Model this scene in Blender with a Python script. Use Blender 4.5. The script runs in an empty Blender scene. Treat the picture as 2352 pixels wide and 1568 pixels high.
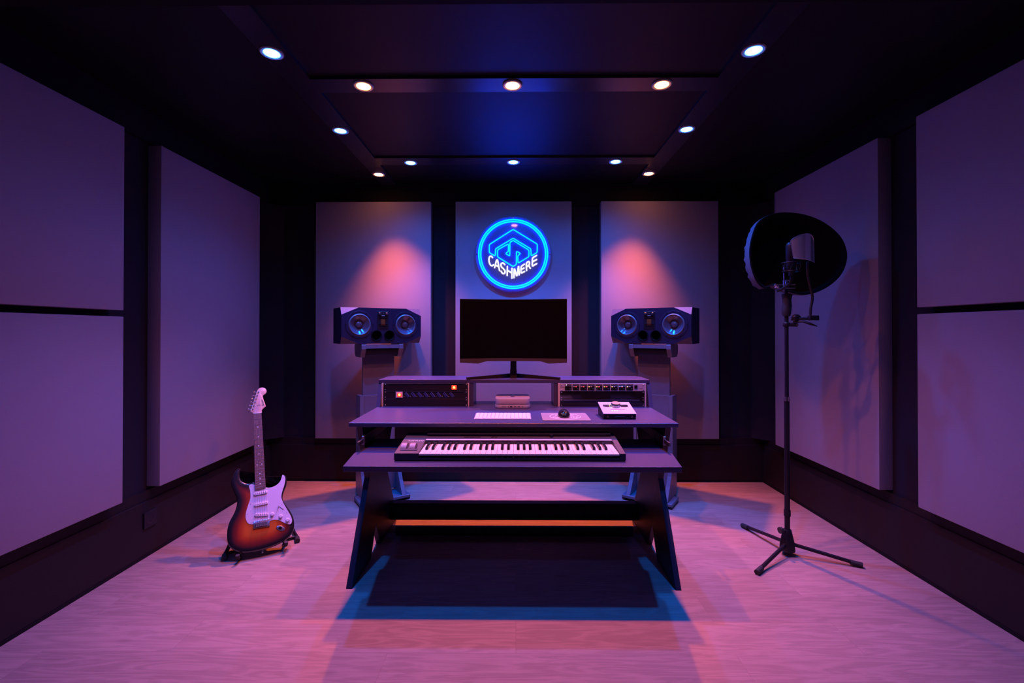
import bpy, bmesh, math, random
from mathutils import Vector, Matrix, Euler
from mathutils.geometry import delaunay_2d_cdt
random.seed(7)
C = bpy.context.scene.collection
PI = math.pi
# ------------------------------------------------------------------ camera
F = 1045.0
PITCH, YAW, SHY = 0.0066, 0.0085, -0.01314
CAM = Vector((0, 0, 1.13))
RC = Euler((PI / 2 + PITCH, 0, YAW)).to_matrix()
cd = bpy.data.cameras.new('camera'); cam = bpy.data.objects.new('camera', cd); C.objects.link(cam)
cd.sensor_width = 36; cd.lens = F / 2352 * 36; cd.shift_y = SHY; cd.clip_start = 0.05
cam.location = CAM; cam.rotation_euler = (PI / 2 + PITCH, 0, YAW)
bpy.context.scene.camera = cam

def ray(px, py):
    return RC @ Vector(((px - 1176) / F, (784 - py) / F + SHY * 2352 / F, -1))
def atz(px, py, z):
    d = ray(px, py); return CAM + d * ((z - CAM.z) / d.z)
def aty(px, py, y):
    d = ray(px, py); return CAM + d * (y / d.y)
def onplane(px, py, o, n):
    d = ray(px, py); return CAM + d * ((o - CAM).dot(n) / d.dot(n))

# ------------------------------------------------------------------ materials
def node(nt, typ, **kw):
    n = nt.nodes.new(typ)
    for k, v in kw.items(): setattr(n, k, v)
    return n
def mat(name, col, rough=0.5, metal=0.0, noise=0.0, scale=60, bump=0.0, bscale=300, coat=0.0, spec=0.5, emis=None, estr=0.0):
    m = bpy.data.materials.new(name); m.use_nodes = True
    nt = m.node_tree; b = nt.nodes['Principled BSDF']
    b.inputs['Base Color'].default_value = (*col, 1)
    b.inputs['Roughness'].default_value = rough; b.inputs['Metallic'].default_value = metal
    b.inputs['Specular IOR Level'].default_value = spec
    b.inputs['Coat Weight'].default_value = coat; b.inputs['Coat Roughness'].default_value = 0.05
    tc = node(nt, 'ShaderNodeTexCoord')
    nz = node(nt, 'ShaderNodeTexNoise'); nz.inputs['Scale'].default_value = scale; nz.inputs['Detail'].default_value = 4
    nt.links.new(tc.outputs['Object'], nz.inputs['Vector'])
    mx = node(nt, 'ShaderNodeMix', data_type='RGBA')
    mx.inputs[6].default_value = (*[c * (1 - noise) for c in col], 1)
    mx.inputs[7].default_value = (*[min(1, c * (1 + noise)) for c in col], 1)
    nt.links.new(nz.outputs['Fac'], mx.inputs[0]); nt.links.new(mx.outputs[2], b.inputs['Base Color'])
    if bump:
        n2 = node(nt, 'ShaderNodeTexNoise'); n2.inputs['Scale'].default_value = bscale; n2.inputs['Detail'].default_value = 2
        nt.links.new(tc.outputs['Object'], n2.inputs['Vector'])
        bp = node(nt, 'ShaderNodeBump'); bp.inputs['Strength'].default_value = bump; bp.inputs['Distance'].default_value = 0.002
        nt.links.new(n2.outputs['Fac'], bp.inputs['Height']); nt.links.new(bp.outputs['Normal'], b.inputs['Normal'])
    if emis:
        b.inputs['Emission Color'].default_value = (*emis, 1); b.inputs['Emission Strength'].default_value = estr
    return m
M = {}
M['panel'] = mat('grey_fabric', (.31, .275, .315), .95, noise=.05, scale=3, bump=.15, bscale=500, spec=.15)
M['panel_side'] = M['panel']
M['dark'] = mat('charcoal_fabric', (.022, .018, .024), .95, noise=.08, scale=5, bump=.2, bscale=500, spec=.1)
M['black'] = mat('black_paint', (.004, .0035, .004), .8, noise=.1, scale=8, spec=.25)
M['plinth'] = mat('black_skirting', (.012, .008, .009), .6, noise=.1, scale=4, spec=.3)
M['ceil'] = mat('black_ceiling', (.003, .0025, .004), .5, noise=.1, scale=4, spec=.35)
M['strip'] = mat('black_ceiling_batten', (.020, .018, .025), .28, noise=.1, scale=10, spec=.5)
M['desk'] = mat('dark_laminate', (.028, .029, .088), .36, noise=.5, scale=420, bump=.3, bscale=350, spec=.9)
M['desk_leg'] = mat('dark_laminate_board', (.014, .013, .03), .5, noise=.2, scale=80, spec=.35)
M['desk_edge'] = mat('dark_edging', (.03, .028, .04), .45, noise=.15, scale=60, spec=.5)
M['stand'] = mat('grey_laminate', (.13, .125, .16), .36, noise=.1, scale=30, spec=.5)
M['blackplastic'] = mat('black_plastic', (.010, .0095, .014), .42, noise=.1, scale=30, spec=.3)
M['rubber'] = mat('black_rubber', (.02, .02, .022), .65, noise=.1, scale=30, spec=.4)
M['speaker'] = mat('speaker_baffle_paint', (.008, .0075, .030), .42, noise=.05, scale=30, bump=.1, spec=.5)
M['facet'] = mat('speaker_satin_paint', (.10, .085, .11), .5, noise=.05, scale=30, spec=.4)
M['cone'] = mat('woofer_cone', (.07, .07, .10), .14, noise=.05, scale=60, spec=.8)
M['surround'] = mat('woofer_surround', (.10, .10, .12), .35, spec=.6)
M['gloss'] = mat('gloss_black', (.008, .008, .01), .08, spec=.6)
M['screen'] = mat('screen_glass', (.003, .003, .006), .10, spec=.5)
M['screen'].node_tree.nodes['Principled BSDF'].inputs['Specular Tint'].default_value = (.35, .35, 1, 1)
M['chrome'] = mat('chrome', (.8, .8, .84), .2, metal=.9)
M['steel'] = mat('brushed_steel', (.55, .55, .58), .28, metal=1, noise=.08, scale=120)
M['popsteel'] = mat('polished_steel_mesh', (.62, .60, .66), .27, metal=.8)
M['alu'] = mat('silver_aluminium', (.40, .41, .52), .36, metal=.25, noise=.03)
M['whitekey'] = mat('white_keys', (.70, .66, .58), .3, spec=.5)
M['blackkey'] = mat('black_keys', (.012, .011, .012), .2, spec=.6)
M['kbd'] = mat('keyboard_casing', (.032, .030, .042), .5, noise=.1, scale=80, bump=.1, spec=.45)
M['white'] = mat('white_plastic', (.68, .66, .66), .4, spec=.5)
M['grey'] = mat('light_grey_plastic', (.5, .5, .52), .45)
M['wheel'] = mat('wheel_rubber', (.2, .19, .2), .5)
M['raw'] = mat('raw_alu_rail', (.6, .58, .56), .45, metal=.3)
M['pad'] = mat('mouse_pad_cloth', (.20, .18, .19), .9, noise=.1, scale=200, bump=.2, spec=.2)
M['print'] = mat('white_print', (.8, .8, .82), .6)
M['darkprint'] = mat('black_print', (.02, .02, .02), .6)
M['greyprint'] = mat('grey_print', (.25, .25, .3), .6)
M['maple'] = mat('maple_wood', (.78, .55, .38), .35, noise=.08, scale=20, coat=.3)
M['rosewood'] = mat('rosewood', (.16, .085, .06), .45, noise=.25, scale=60)
M['pearl'] = mat('pearl_dot', (.85, .85, .85), .3)
M['pickguard'] = mat('white_pickguard', (.58, .58, .66), .25, spec=.5)
M['pickup'] = mat('pickup_cover', (.72, .70, .72), .35)
M['foam'] = mat('black_foam', (.006, .006, .007), 1.0, spec=.05, bump=.4, bscale=400)
M['cloth'] = mat('dark_stretch_cloth', (.10, .10, .13), .95, noise=.15, scale=40, bump=.4, bscale=500, spec=.1)
M['ribbon'] = mat('copper_ribbon', (.16, .05, .012), .6, spec=.05)
M['blueplug'] = mat('blue_socket', (.03, .05, .22), .4)
M['gold'] = mat('brass', (.8, .6, .3), .3, metal=1)
M['redlamp'] = mat('lit_red_switch', (.5, .01, .01), .3, emis=(1, .035, .01), estr=2.2)
M['redcore'] = mat('lit_red_core', (1, .3, .1), .3, emis=(1, .32, .08), estr=4)
M['led_red'] = mat('red_button_lamp', (.6, .05, .06), .3, emis=(1, .08, .1), estr=.9)
M['led_yel'] = mat('yellow_button_lamp', (.6, .45, .05), .3, emis=(1, .62, .12), estr=.9)
M['led_white'] = mat('white_led', (.8, .8, .8), .3, emis=(.8, .9, 1), estr=1.5)
M['led_green'] = mat('green_led', (.3, .6, .1), .3, emis=(.65, .9, .12), estr=.7)
M['led_off'] = mat('grey_button', (.28, .26, .34), .4)
M['neon_blue'] = mat('neon_blue_tube', (0, .02, .2), .4, emis=(0, .038, 1), estr=24)
M['neon_white'] = mat('neon_white_tube', (.9, .9, .9), .4, emis=(1, .93, .90), estr=1.1)
M['lamp_warm'] = mat('warm_lamp_diffuser', (.9, .8, .7), .4, emis=(1, .30, .07), estr=60)
M['lamp_blue'] = mat('blue_lamp_diffuser', (.7, .8, .9), .4, emis=(.025, .20, 1), estr=70)
M['ring'] = mat('white_lamp_trim', (.35, .35, .36), .45)

m = bpy.data.materials.new('clear_acrylic'); m.use_nodes = True; M['acrylic'] = m
nt = m.node_tree; b = nt.nodes['Principled BSDF']; out = nt.nodes['Material Output']
tr = node(nt, 'ShaderNodeBsdfTransparent'); gl = node(nt, 'ShaderNodeBsdfGlossy'); gl.inputs['Roughness'].default_value = .05
df = node(nt, 'ShaderNodeBsdfDiffuse'); df.inputs['Color'].default_value = (.5, .5, .9, 1)
nt.nodes.remove(b)
m1 = node(nt, 'ShaderNodeMixShader'); m2 = node(nt, 'ShaderNodeMixShader'); fr = node(nt, 'ShaderNodeFresnel')
m1.inputs[0].default_value = .17
nt.links.new(tr.outputs[0], m1.inputs[1]); nt.links.new(df.outputs[0], m1.inputs[2])
nt.links.new(fr.outputs[0], m2.inputs[0]); nt.links.new(m1.outputs[0], m2.inputs[1]); nt.links.new(gl.outputs[0], m2.inputs[2])
nt.links.new(m2.outputs[0], out.inputs[0])

def floor_material():
    m = bpy.data.materials.new('oak_plank_floor'); m.use_nodes = True
    nt = m.node_tree; b = nt.nodes['Principled BSDF']; L = nt.links.new
    tc = node(nt, 'ShaderNodeTexCoord')
    br = node(nt, 'ShaderNodeTexBrick'); br.offset = .37; br.offset_frequency = 2
    br.inputs['Scale'].default_value = 1; br.inputs['Brick Width'].default_value = 1.22; br.inputs['Row Height'].default_value = .178
    br.inputs['Mortar Size'].default_value = .0009; br.inputs['Mortar Smooth'].default_value = .1; br.inputs['Bias'].default_value = 0
    br.inputs['Color1'].default_value = (0, 0, 0, 1); br.inputs['Color2'].default_value = (1, 1, 1, 1); br.inputs['Mortar'].default_value = (.5, .5, .5, 1)
    L(tc.outputs['Object'], br.inputs['Vector'])
    # grain: stretched noise, offset per plank
    mp = node(nt, 'ShaderNodeMapping'); mp.inputs['Scale'].default_value = (1.3, 12, 1)
    off = node(nt, 'ShaderNodeVectorMath', operation='MULTIPLY_ADD')
    L(br.outputs['Color'], off.inputs[0]); off.inputs[1].default_value = (7, 3, 5); L(tc.outputs['Object'], off.inputs[2])
    L(off.outputs[0], mp.inputs['Vector'])
    n1 = node(nt, 'ShaderNodeTexNoise'); n1.inputs['Scale'].default_value = 1.6; n1.inputs['Detail'].default_value = 5; n1.inputs['Distortion'].default_value = .6
    L(mp.outputs[0], n1.inputs['Vector'])
    wv = node(nt, 'ShaderNodeMath', operation='MULTIPLY'); L(n1.outputs['Fac'], wv.inputs[0]); wv.inputs[1].default_value = 42
    sn = node(nt, 'ShaderNodeMath', operation='SINE'); L(wv.outputs[0], sn.inputs[0])
    mp2 = node(nt, 'ShaderNodeMapping'); mp2.inputs['Scale'].default_value = (5, 170, 1); L(off.outputs[0], mp2.inputs['Vector'])
    n2 = node(nt, 'ShaderNodeTexNoise'); n2.inputs['Scale'].default_value = 1; n2.inputs['Detail'].default_value = 3; L(mp2.outputs[0], n2.inputs['Vector'])
    mp3 = node(nt, 'ShaderNodeMapping'); mp3.inputs['Scale'].default_value = (3.0, 9, 1); L(off.outputs[0], mp3.inputs['Vector'])
    vo = node(nt, 'ShaderNodeTexVoronoi'); vo.inputs['Scale'].default_value = .9; L(mp3.outputs[0], vo.inputs['Vector'])
    kn = node(nt, 'ShaderNodeMapRange'); kn.inputs['From Min'].default_value = .02; kn.inputs['From Max'].default_value = .13
    kn.inputs['To Min'].default_value = .72; kn.inputs['To Max'].default_value = 1; L(vo.outputs['Distance'], kn.inputs['Value'])
    base = node(nt, 'ShaderNodeMix', data_type='RGBA'); base.inputs[6].default_value = (.29, .205, .165, 1); base.inputs[7].default_value = (.37, .275, .22, 1)
    L(n2.outputs['Fac'], base.inputs[0])
    v1 = node(nt, 'ShaderNodeMapRange'); v1.inputs['From Min'].default_value = -1; v1.inputs['From Max'].default_value = 1
    v1.inputs['To Min'].default_value = .86; v1.inputs['To Max'].default_value = 1.06; L(sn.outputs[0], v1.inputs['Value'])
    v2 = node(nt, 'ShaderNodeMapRange'); v2.inputs['To Min'].default_value = .90; v2.inputs['To Max'].default_value = 1.07; L(br.outputs['Color'], v2.inputs['Value'])
    a = node(nt, 'ShaderNodeMath', operation='MULTIPLY'); L(v1.outputs[0], a.inputs[0]); L(v2.outputs[0], a.inputs[1])
    a2 = node(nt, 'ShaderNodeMath', operation='MULTIPLY'); L(a.outputs[0], a2.inputs[0]); L(kn.outputs[0], a2.inputs[1])
    mo = node(nt, 'ShaderNodeMapRange'); mo.inputs['To Min'].default_value = 1; mo.inputs['To Max'].default_value = .8; L(br.outputs['Fac'], mo.inputs['Value'])
    a3 = node(nt, 'ShaderNodeMath', operation='MULTIPLY'); L(a2.outputs[0], a3.inputs[0]); L(mo.outputs[0], a3.inputs[1])
    vm = node(nt, 'ShaderNodeVectorMath', operation='SCALE'); L(base.outputs[2], vm.inputs[0]); L(a3.outputs[0], vm.inputs['Scale'])
    L(vm.outputs[0], b.inputs['Base Color'])
    b.inputs['Roughness'].default_value = .5; b.inputs['Specular IOR Level'].default_value = .35
    bp = node(nt, 'ShaderNodeBump'); bp.inputs['Strength'].default_value = .25; bp.inputs['Distance'].default_value = .001
    L(n2.outputs['Fac'], bp.inputs['Height']); L(bp.outputs['Normal'], b.inputs['Normal'])
    return m
M['floor'] = floor_material()

def burst_material():
    m = bpy.data.materials.new('sunburst_lacquer'); m.use_nodes = True
    nt = m.node_tree; b = nt.nodes['Principled BSDF']; L = nt.links.new
    at = node(nt, 'ShaderNodeAttribute', attribute_name='edge_distance')
    rp = node(nt, 'ShaderNodeValToRGB'); e = rp.color_ramp.elements
    e[0].position = .20; e[0].color = (.008, .006, .008, 1)
    e[1].position = .95; e[1].color = (.50, .11, .012, 1)
    x = e.new(.46); x.color = (.16, .015, .01, 1)
    x = e.new(.70); x.color = (.36, .045, .007, 1)
    L(at.outputs['Fac'], rp.inputs['Fac'])
    tc = node(nt, 'ShaderNodeTexCoord'); mp = node(nt, 'ShaderNodeMapping'); mp.inputs['Scale'].default_value = (60, 4, 4)
    L(tc.outputs['Object'], mp.inputs['Vector'])
    nz = node(nt, 'ShaderNodeTexNoise'); nz.inputs['Scale'].default_value = 1; L(mp.outputs[0], nz.inputs['Vector'])
    mr = node(nt, 'ShaderNodeMapRange'); mr.inputs['To Min'].default_value = .8; mr.inputs['To Max'].default_value = 1.15; L(nz.outputs['Fac'], mr.inputs['Value'])
    vm = node(nt, 'ShaderNodeVectorMath', operation='SCALE'); L(rp.outputs['Color'], vm.inputs[0]); L(mr.outputs[0], vm.inputs['Scale'])
    L(vm.outputs[0], b.inputs['Base Color'])
    b.inputs['Roughness'].default_value = .35; b.inputs['Coat Weight'].default_value = 1; b.inputs['Coat Roughness'].default_value = .04
    return m
M['burst'] = burst_material()

# ------------------------------------------------------------------ mesh helpers
class MB:
    def __init__(s): s.bm = bmesh.new()
    def box(s, x0, x1, y0, y1, z0, z1, bev=0, seg=2, mtx=None):
        r = bmesh.ops.create_cube(s.bm, size=1)
        vs = r['verts']
        for v in vs:
            v.co = Vector(((x0 + x1) / 2 + v.co.x * (x1 - x0), (y0 + y1) / 2 + v.co.y * (y1 - y0), (z0 + z1) / 2 + v.co.z * (z1 - z0)))
        if bev:
            es = list({e for v in vs for e in v.link_edges})
            r2 = bmesh.ops.bevel(s.bm, geom=es, offset=bev, segments=seg, profile=.5, affect='EDGES')
            vs = list({v for f in r2['faces'] for v in f.verts} | {v for v in vs if v.is_valid})
        if mtx is not None:
            for v in vs: v.co = mtx @ v.co
        return s
    def prism(s, pts, axis, a, b, bev=0):
        """pts 2-D outline; axis 'x' -> (y,z), 'y' -> (x,z), 'z' -> (x,y); extruded a..b"""
        def P(p, t):
            return {'x': (t, p[0], p[1]), 'y': (p[0], t, p[1]), 'z': (p[0], p[1], t)}[axis]
        v0 = [s.bm.verts.new(P(p, a)) for p in pts]; v1 = [s.bm.verts.new(P(p, b)) for p in pts]
        n = len(pts); fs = [s.bm.faces.new(v0), s.bm.faces.new(list(reversed(v1)))]
        for i in range(n): fs.append(s.bm.faces.new((v0[i], v0[(i + 1) % n], v1[(i + 1) % n], v1[i])))
        bmesh.ops.recalc_face_normals(s.bm, faces=fs)
        if bev:
            es = list({e for v in v0 for e in v.link_edges if e.other_vert(v) in v0} | {e for v in v1 for e in v.link_edges if e.other_vert(v) in v1})
            bmesh.ops.bevel(s.bm, geom=es, offset=bev, segments=2, profile=.5, affect='EDGES')
        return s
    def cyl(s, p0, p1, r0, r1=None, n=24, cap=True):
        p0 = Vector(p0); p1 = Vector(p1); r1 = r0 if r1 is None else r1
        d = p1 - p0; q = d.to_track_quat('Z', 'Y').to_matrix().to_4x4(); q.translation = (p0 + p1) / 2
        bmesh.ops.create_cone(s.bm, cap_ends=cap, cap_tris=False, segments=n, radius1=r0, radius2=r1, depth=d.length, matrix=q)
        return s
    def tube(s, pts, r, n=10, closed=False, cap=True):
        pts = [Vector(p) for p in pts]; k = len(pts)
        rs = r if isinstance(r, (list, tuple)) else [r] * k
        tans = []
        for i in range(k):
            a = pts[(i - 1) % k] if (closed or i > 0) else pts[i]
            b = pts[(i + 1) % k] if (closed or i < k - 1) else pts[i]
            tans.append((b - a).normalized())
        up = Vector((0, 0, 1)) if abs(tans[0].z) < .9 else Vector((1, 0, 0))
        nrm = (up - tans[0] * up.dot(tans[0])).normalized(); rings = []
        for i in range(k):
            nrm = (nrm - tans[i] * nrm.dot(tans[i]))
            nrm = nrm.normalized() if nrm.length > 1e-6 else tans[i].orthogonal().normalized()
            bn = tans[i].cross(nrm)
            rings.append([s.bm.verts.new(pts[i] + (nrm * math.cos(2 * PI * j / n) + bn * math.sin(2 * PI * j / n)) * rs[i]) for j in range(n)])
        fs = []
        for i in range(k if closed else k - 1):
            A, B = rings[i], rings[(i + 1) % k]
            for j in range(n): fs.append(s.bm.faces.new((A[j], A[(j + 1) % n], B[(j + 1) % n], B[j])))
        if cap and not closed:
            fs.append(s.bm.faces.new(list(reversed(rings[0])))); fs.append(s.bm.faces.new(rings[-1]))
        return s
    def lathe(s, prof, o=(0, 0, 0), axis=(0, 0, 1), n=40, closed=False):
        """prof: list of (radius, height along axis)"""
        o = Vector(o); q = Vector(axis).to_track_quat('Z', 'Y').to_matrix(); rings = []
        for r, h in prof:
            if r < 1e-6: rings.append([s.bm.verts.new(o + q @ Vector((0, 0, h)))])
            else: rings.append([s.bm.verts.new(o + q @ Vector((r * math.cos(2 * PI * j / n), r * math.sin(2 * PI * j / n), h))) for j in range(n)])
        for A, B in zip(rings, rings[1:]):
            for j in range(n):
                a = [A[j % len(A)], A[(j + 1) % n % len(A)], B[(j + 1) % n % len(B)], B[j % len(B)]]
                u = []
                for v in a:
                    if v not in u: u.append(v)
                if len(u) >= 3:
                    try: s.bm.faces.new(u)
                    except ValueError: pass
        return s
    def ball(s, c, r, n=16, sc=(1, 1, 1)):
        mt = Matrix.Translation(Vector(c)) @ Matrix.Diagonal((*sc, 1))
        bmesh.ops.create_uvsphere(s.bm, u_segments=n, v_segments=n // 2, radius=r, matrix=mt); return s
    def build(s, name, m, parent=None, smooth=False, label=None, mats=None):
        me = bpy.data.meshes.new(name); s.bm.normal_update(); s.bm.to_mesh(me); s.bm.free()
        o = bpy.data.objects.new(name, me); C.objects.link(o)
        for mm in (mats or [m]): me.materials.append(mm)
        if smooth:
            me.polygons.foreach_set('use_smooth', [True] * len(me.polygons))
            es = me.attributes.new('sharp_edge', 'BOOLEAN', 'EDGE') if 'sharp_edge' not in me.attributes else me.attributes['sharp_edge']
            bm = bmesh.new(); bm.from_mesh(me); bm.edges.ensure_lookup_table()
            es.data.foreach_set('value', [(len(e.link_faces) == 2 and e.calc_face_angle(0) > .7) for e in bm.edges]); bm.free()
        if parent is not None: o.parent = parent
        if label: o['label'] = label
        return o
def tag(o, label=None, cat=None, group=None, kind=None):
    if label: o['label'] = label
    if cat: o['category'] = cat
    if group: o['group'] = group
    if kind: o['kind'] = kind
    return o
def empty(name, loc, label, cat, rz=0, group=None):
    o = bpy.data.objects.new(name, None); C.objects.link(o); o.empty_display_size = .05
    o.location = loc; o.rotation_euler = (0, 0, rz)
    return tag(o, label, cat, group)
def copy_tree(o, parent=None):
    c = o.copy(); C.objects.link(c); c.parent = parent
    for ch in list(o.children): copy_tree(ch, c)
    return c
def struct(name, mb, m, smooth=False):
    return tag(mb.build(name, m, None, smooth), kind='structure')
def text_part(name, body, size, m, parent, mtx, depth=.0006, label=None, shear=0, ax='CENTER'):
    cu = bpy.data.curves.new(name, 'FONT'); cu.body = body; cu.size = size; cu.extrude = depth; cu.align_x = ax; cu.align_y = 'CENTER'; cu.shear = shear
    t = bpy.data.objects.new(name, cu); C.objects.link(t)
    dg = bpy.context.evaluated_depsgraph_get(); me = bpy.data.meshes.new_from_object(t.evaluated_get(dg))
    C.objects.unlink(t); bpy.data.objects.remove(t)
    me.materials.clear(); me.materials.append(m)
    o = bpy.data.objects.new(name, me); C.objects.link(o); o.parent = parent; o.matrix_local = mtx
    if label: o['label'] = label
    return o
def arc(cx, cy, r, a0, a1, n):
    return [(cx + r * math.cos(a0 + (a1 - a0) * i / n), cy + r * math.sin(a0 + (a1 - a0) * i / n)) for i in range(n + 1)]
def smooth_path(pts, per=6, closed=False):
    pts = [Vector(p) for p in pts]; n = len(pts); outp = []
    rng = range(n if closed else n - 1)
    for i in rng:
        g = (lambda k: pts[k % n]) if closed else (lambda k: pts[max(0, min(n - 1, k))])
        p0, p1, p2, p3 = g(i - 1), g(i), g(i + 1), g(i + 2)
        for j in range(per):
            t = j / per
            outp.append(.5 * ((2 * p1) + (p2 - p0) * t + (2 * p0 - 5 * p1 + 4 * p2 - p3) * t * t + (3 * p1 - p0 - 3 * p2 + p3) * t ** 3))
    if not closed: outp.append(pts[-1])
    return outp
FACE = Matrix.Rotation(PI / 2, 4, 'X')          # text standing up, facing -y

# ------------------------------------------------------------------ room shell
XL, XR, YB, YF, H = -1.85, 1.85, 3.427, -1.2, 2.2385
W2 = .02
struct('floor', MB().box(XL - .1, XR + .1, YF - .1, YB + .1, -.05, 0), M['floor'])
struct('ceiling', MB().box(XL - .1, XR + .1, YF - .1, YB + .1, H, H + .05), M['ceil'])
struct('wall_left', MB().box(XL - W2 - .1, XL - W2, YF, YB + .1, 0, H), M['dark'])
struct('wall_right', MB().box(XR + W2, XR + W2 + .1, YF, YB + .1, 0, H), M['dark'])
struct('wall_back', MB().box(XL - .1, XR + .1, YB + W2, YB + W2 + .1, 0, H), M['dark'])
struct('wall_front', MB().box(XL - .1, XR + .1, YF - .1, YF, 0, H), M['dark'])
# skirting boxes and dark upper bands
struct('baseboard_left', MB().box(XL - .03, XL, YF, YB + .02, 0.012, .277, .002).box(XL - .03, XL - .008, YF, YB + .02, .277, .328), M['plinth'])
struct('baseboard_right', MB().box(XR, XR + .03, YF, YB + .02, 0.012, .277, .002).box(XR + .008, XR + .03, YF, YB + .02, .277, .328), M['plinth'])
struct('baseboard_back', MB().box(XL, XR, YB, YB + .03, 0.012, .277, .002).box(XL, XR, YB + .008, YB + .03, .277, .328), M['plinth'])
struct('shadow_line_left', MB().box(XL - .02, XL + .004, YF, YB, 0, .012), M['black'])  # black strips paint the thin shadow line where skirting meets floor
struct('shadow_line_right', MB().box(XR - .004, XR + .02, YF, YB, 0, .012), M['black'])
struct('shadow_line_back', MB().box(XL, XR, YB - .004, YB + .02, 0, .012), M['black'])
struct('trim_4', MB().box(XL - .03, XL, YF, YB + .02, 2.082, H), M['black'])
struct('trim_5', MB().box(XR, XR + .03, YF, YB + .02, 2.092, H), M['black'])
struct('trim_6', MB().box(XL, XR, YB, YB + .03, 2.079, H), M['black'])
# angled fabric corners
struct('trim_7', MB().prism([(XL - .02, 3.335), (-1.758, YB), (-1.758, YB + .02), (XL - .02, YB + .02)], 'z', .328, 2.079), M['dark'])
struct('trim_8', MB().prism([(XR + .02, 3.335), (1.768, YB), (1.768, YB + .02), (XR + .02, YB + .02)], 'z', .328, 2.079), M['dark'])
# ceiling battens (they carry the lamps)
ZS = H - .013
def strip_y(px, py0, py1): return atz(px, py0, ZS).y, atz(px, py1, ZS).y
xin_l, xin_r = atz(859, 362, ZS).x, atz(1504, 360, ZS).x
xo_l, xo_r = xin_l - .108, xin_r + .108
a0, a1 = strip_y(1180, 180, 211); b0, b1 = strip_y(1180, 362.5, 378)
struct('trim_9', MB().box(xin_l, xin_r, a0, a1, ZS, H + .01), M['strip'])
struct('shadow_line_left0', MB().box(xin_l, xin_r, b0, b1, ZS, H + .01), M['strip'])
yt = atz(1180, 9, ZS - .03).y
struct('shadow_line_left1', MB().box(xo_l, xin_l, yt, YB, ZS, H + .01), M['strip'])
struct('shadow_line_left2', MB().box(xin_r, xo_r, yt, YB, ZS, H + .01), M['strip'])
struct('shadow_line_left3', MB().box(XL, XR, yt - .12, yt, ZS - .03, H + .01), M['black'])

# ------------------------------------------------------------------ acoustic panels
TH = .05
def panel(x0, x1, y0, y1, z0, z1, label, group):
    r = empty('acoustic_panel', ((x0 + x1) / 2, (y0 + y1) / 2, z0), label, 'acoustic panel', 0, group)
    cx, cy = (x0 + x1) / 2, (y0 + y1) / 2
    MB().box(x0 - cx, x1 - cx, y0 - cy, y1 - cy, 0, z1 - z0, .003).build('fabric_cover', M['panel'], r, True)
    return r
g1, g2, g3 = 'grey acoustic panels on the left wall', 'grey acoustic panels on the right wall', 'grey acoustic panels on the back wall'
xl = -1.80
panel(xl - TH - .019, xl, 2.29, 3.18, .345, 2.072, 'full-height grey fabric acoustic panel on the left wall beside the back corner', g1)
panel(xl - TH - .019, xl, 1.0, 2.073, 1.225, 2.068, 'grey fabric panel on the left wall nearest the camera, upper of two stacked', g1)
panel(xl - TH - .019, xl, 1.0, 2.073, .344, 1.196, 'grey fabric panel on the left wall nearest the camera, lower of two stacked', g1)
xr = 1.80
panel(xr, xr + TH + .019, 2.274, 3.177, .342, 2.092, 'full-height grey fabric acoustic panel on the right wall behind the microphone stand', g2)
panel(xr, xr + TH + .019, 1.0, 2.057, 1.236, 2.094, 'grey fabric panel on the right wall nearest the camera, upper of two stacked', g2)
panel(xr, xr + TH + .019, 1.0, 2.057, .342, 1.206, 'grey fabric panel on the right wall nearest the camera, lower of two stacked', g2)
yp = YB - TH
panel(-1.493, -.633, yp, YB + W2 - .001, .332, 2.093, 'grey fabric panel on the back wall behind the left loudspeaker', g3)
panel(-.449, .414, yp, YB + W2 - .001, .332, 2.093, 'grey fabric panel on the back wall carrying the blue neon sign', g3)
panel(.633, 1.501, yp, YB + W2 - .001, .332, 2.093, 'grey fabric panel on the back wall behind the right loudspeaker', g3)

# ------------------------------------------------------------------ ceiling lamps
WARM, BLUE = (1.0, .165, .02), (0.0, .145, 1.0)
PW, PB, WW, WB = 76.0, 92.0, 13.0, 22.0
def lamp_proto(kind):
    r = empty('ceiling_spotlight', (0, 0, 0), 'x', 'ceiling light')
    MB().lathe([(.044, 0), (.044, -.004), (.040, -.007), (.031, -.0055), (.030, -.002), (.0285, 0)], n=40).build('trim_ring', M['ring'], r, True)
    MB().lathe([(0, -.0105), (.012, -.0098), (.022, -.0075), (.0285, -.0035), (.0285, .0), (0, .0)], n=32).build('diffuser', M[kind], r, label='glowing %s lens' % ('blue-white' if kind == 'lamp_blue' else 'warm orange'))
    return r
pw, pb = lamp_proto('lamp_warm'), lamp_proto('lamp_blue')
used = {'w': False, 'b': False}
beams = []
def lamp(px, py, k, label, pwr=1.0, tilt=(0, 0), spill=1.0, size=None):
    p = atz(px, py, ZS - .002)
    proto = pw if k == 'w' else pb
    o = proto if not used[k] else copy_tree(proto)
    used[k] = True
    o.location = (p.x, p.y, ZS - .0005)
    tag(o, label, 'ceiling light', None, None); o['group'] = 'orange ceiling spotlights' if k == 'w' else 'blue ceiling spotlights'
    for nm, e, sz in (('spot_beam', PW if k == 'w' else PB, size or (104 if k == 'w' else 84)), ('spill_light', WW if k == 'w' else WB, 144 if size is None else 112)):
        ld = bpy.data.lights.new(nm, 'SPOT'); ld.energy = e * (pwr if nm == 'spot_beam' else spill)
        ld.color = WARM if k == 'w' else BLUE; ld.spot_size = math.radians(sz); ld.spot_blend = 1.0; ld.shadow_soft_size = .022
        beams.append((ld, nm, o, tilt))
lamp(835, 197, 'w', 'orange ceiling spotlight at the left end of the front cross batten', .8)
lamp(1177, 195.5, 'w', 'orange ceiling spotlight in the middle of the front cross batten', 1, (0, 0), 3.6)
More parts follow.
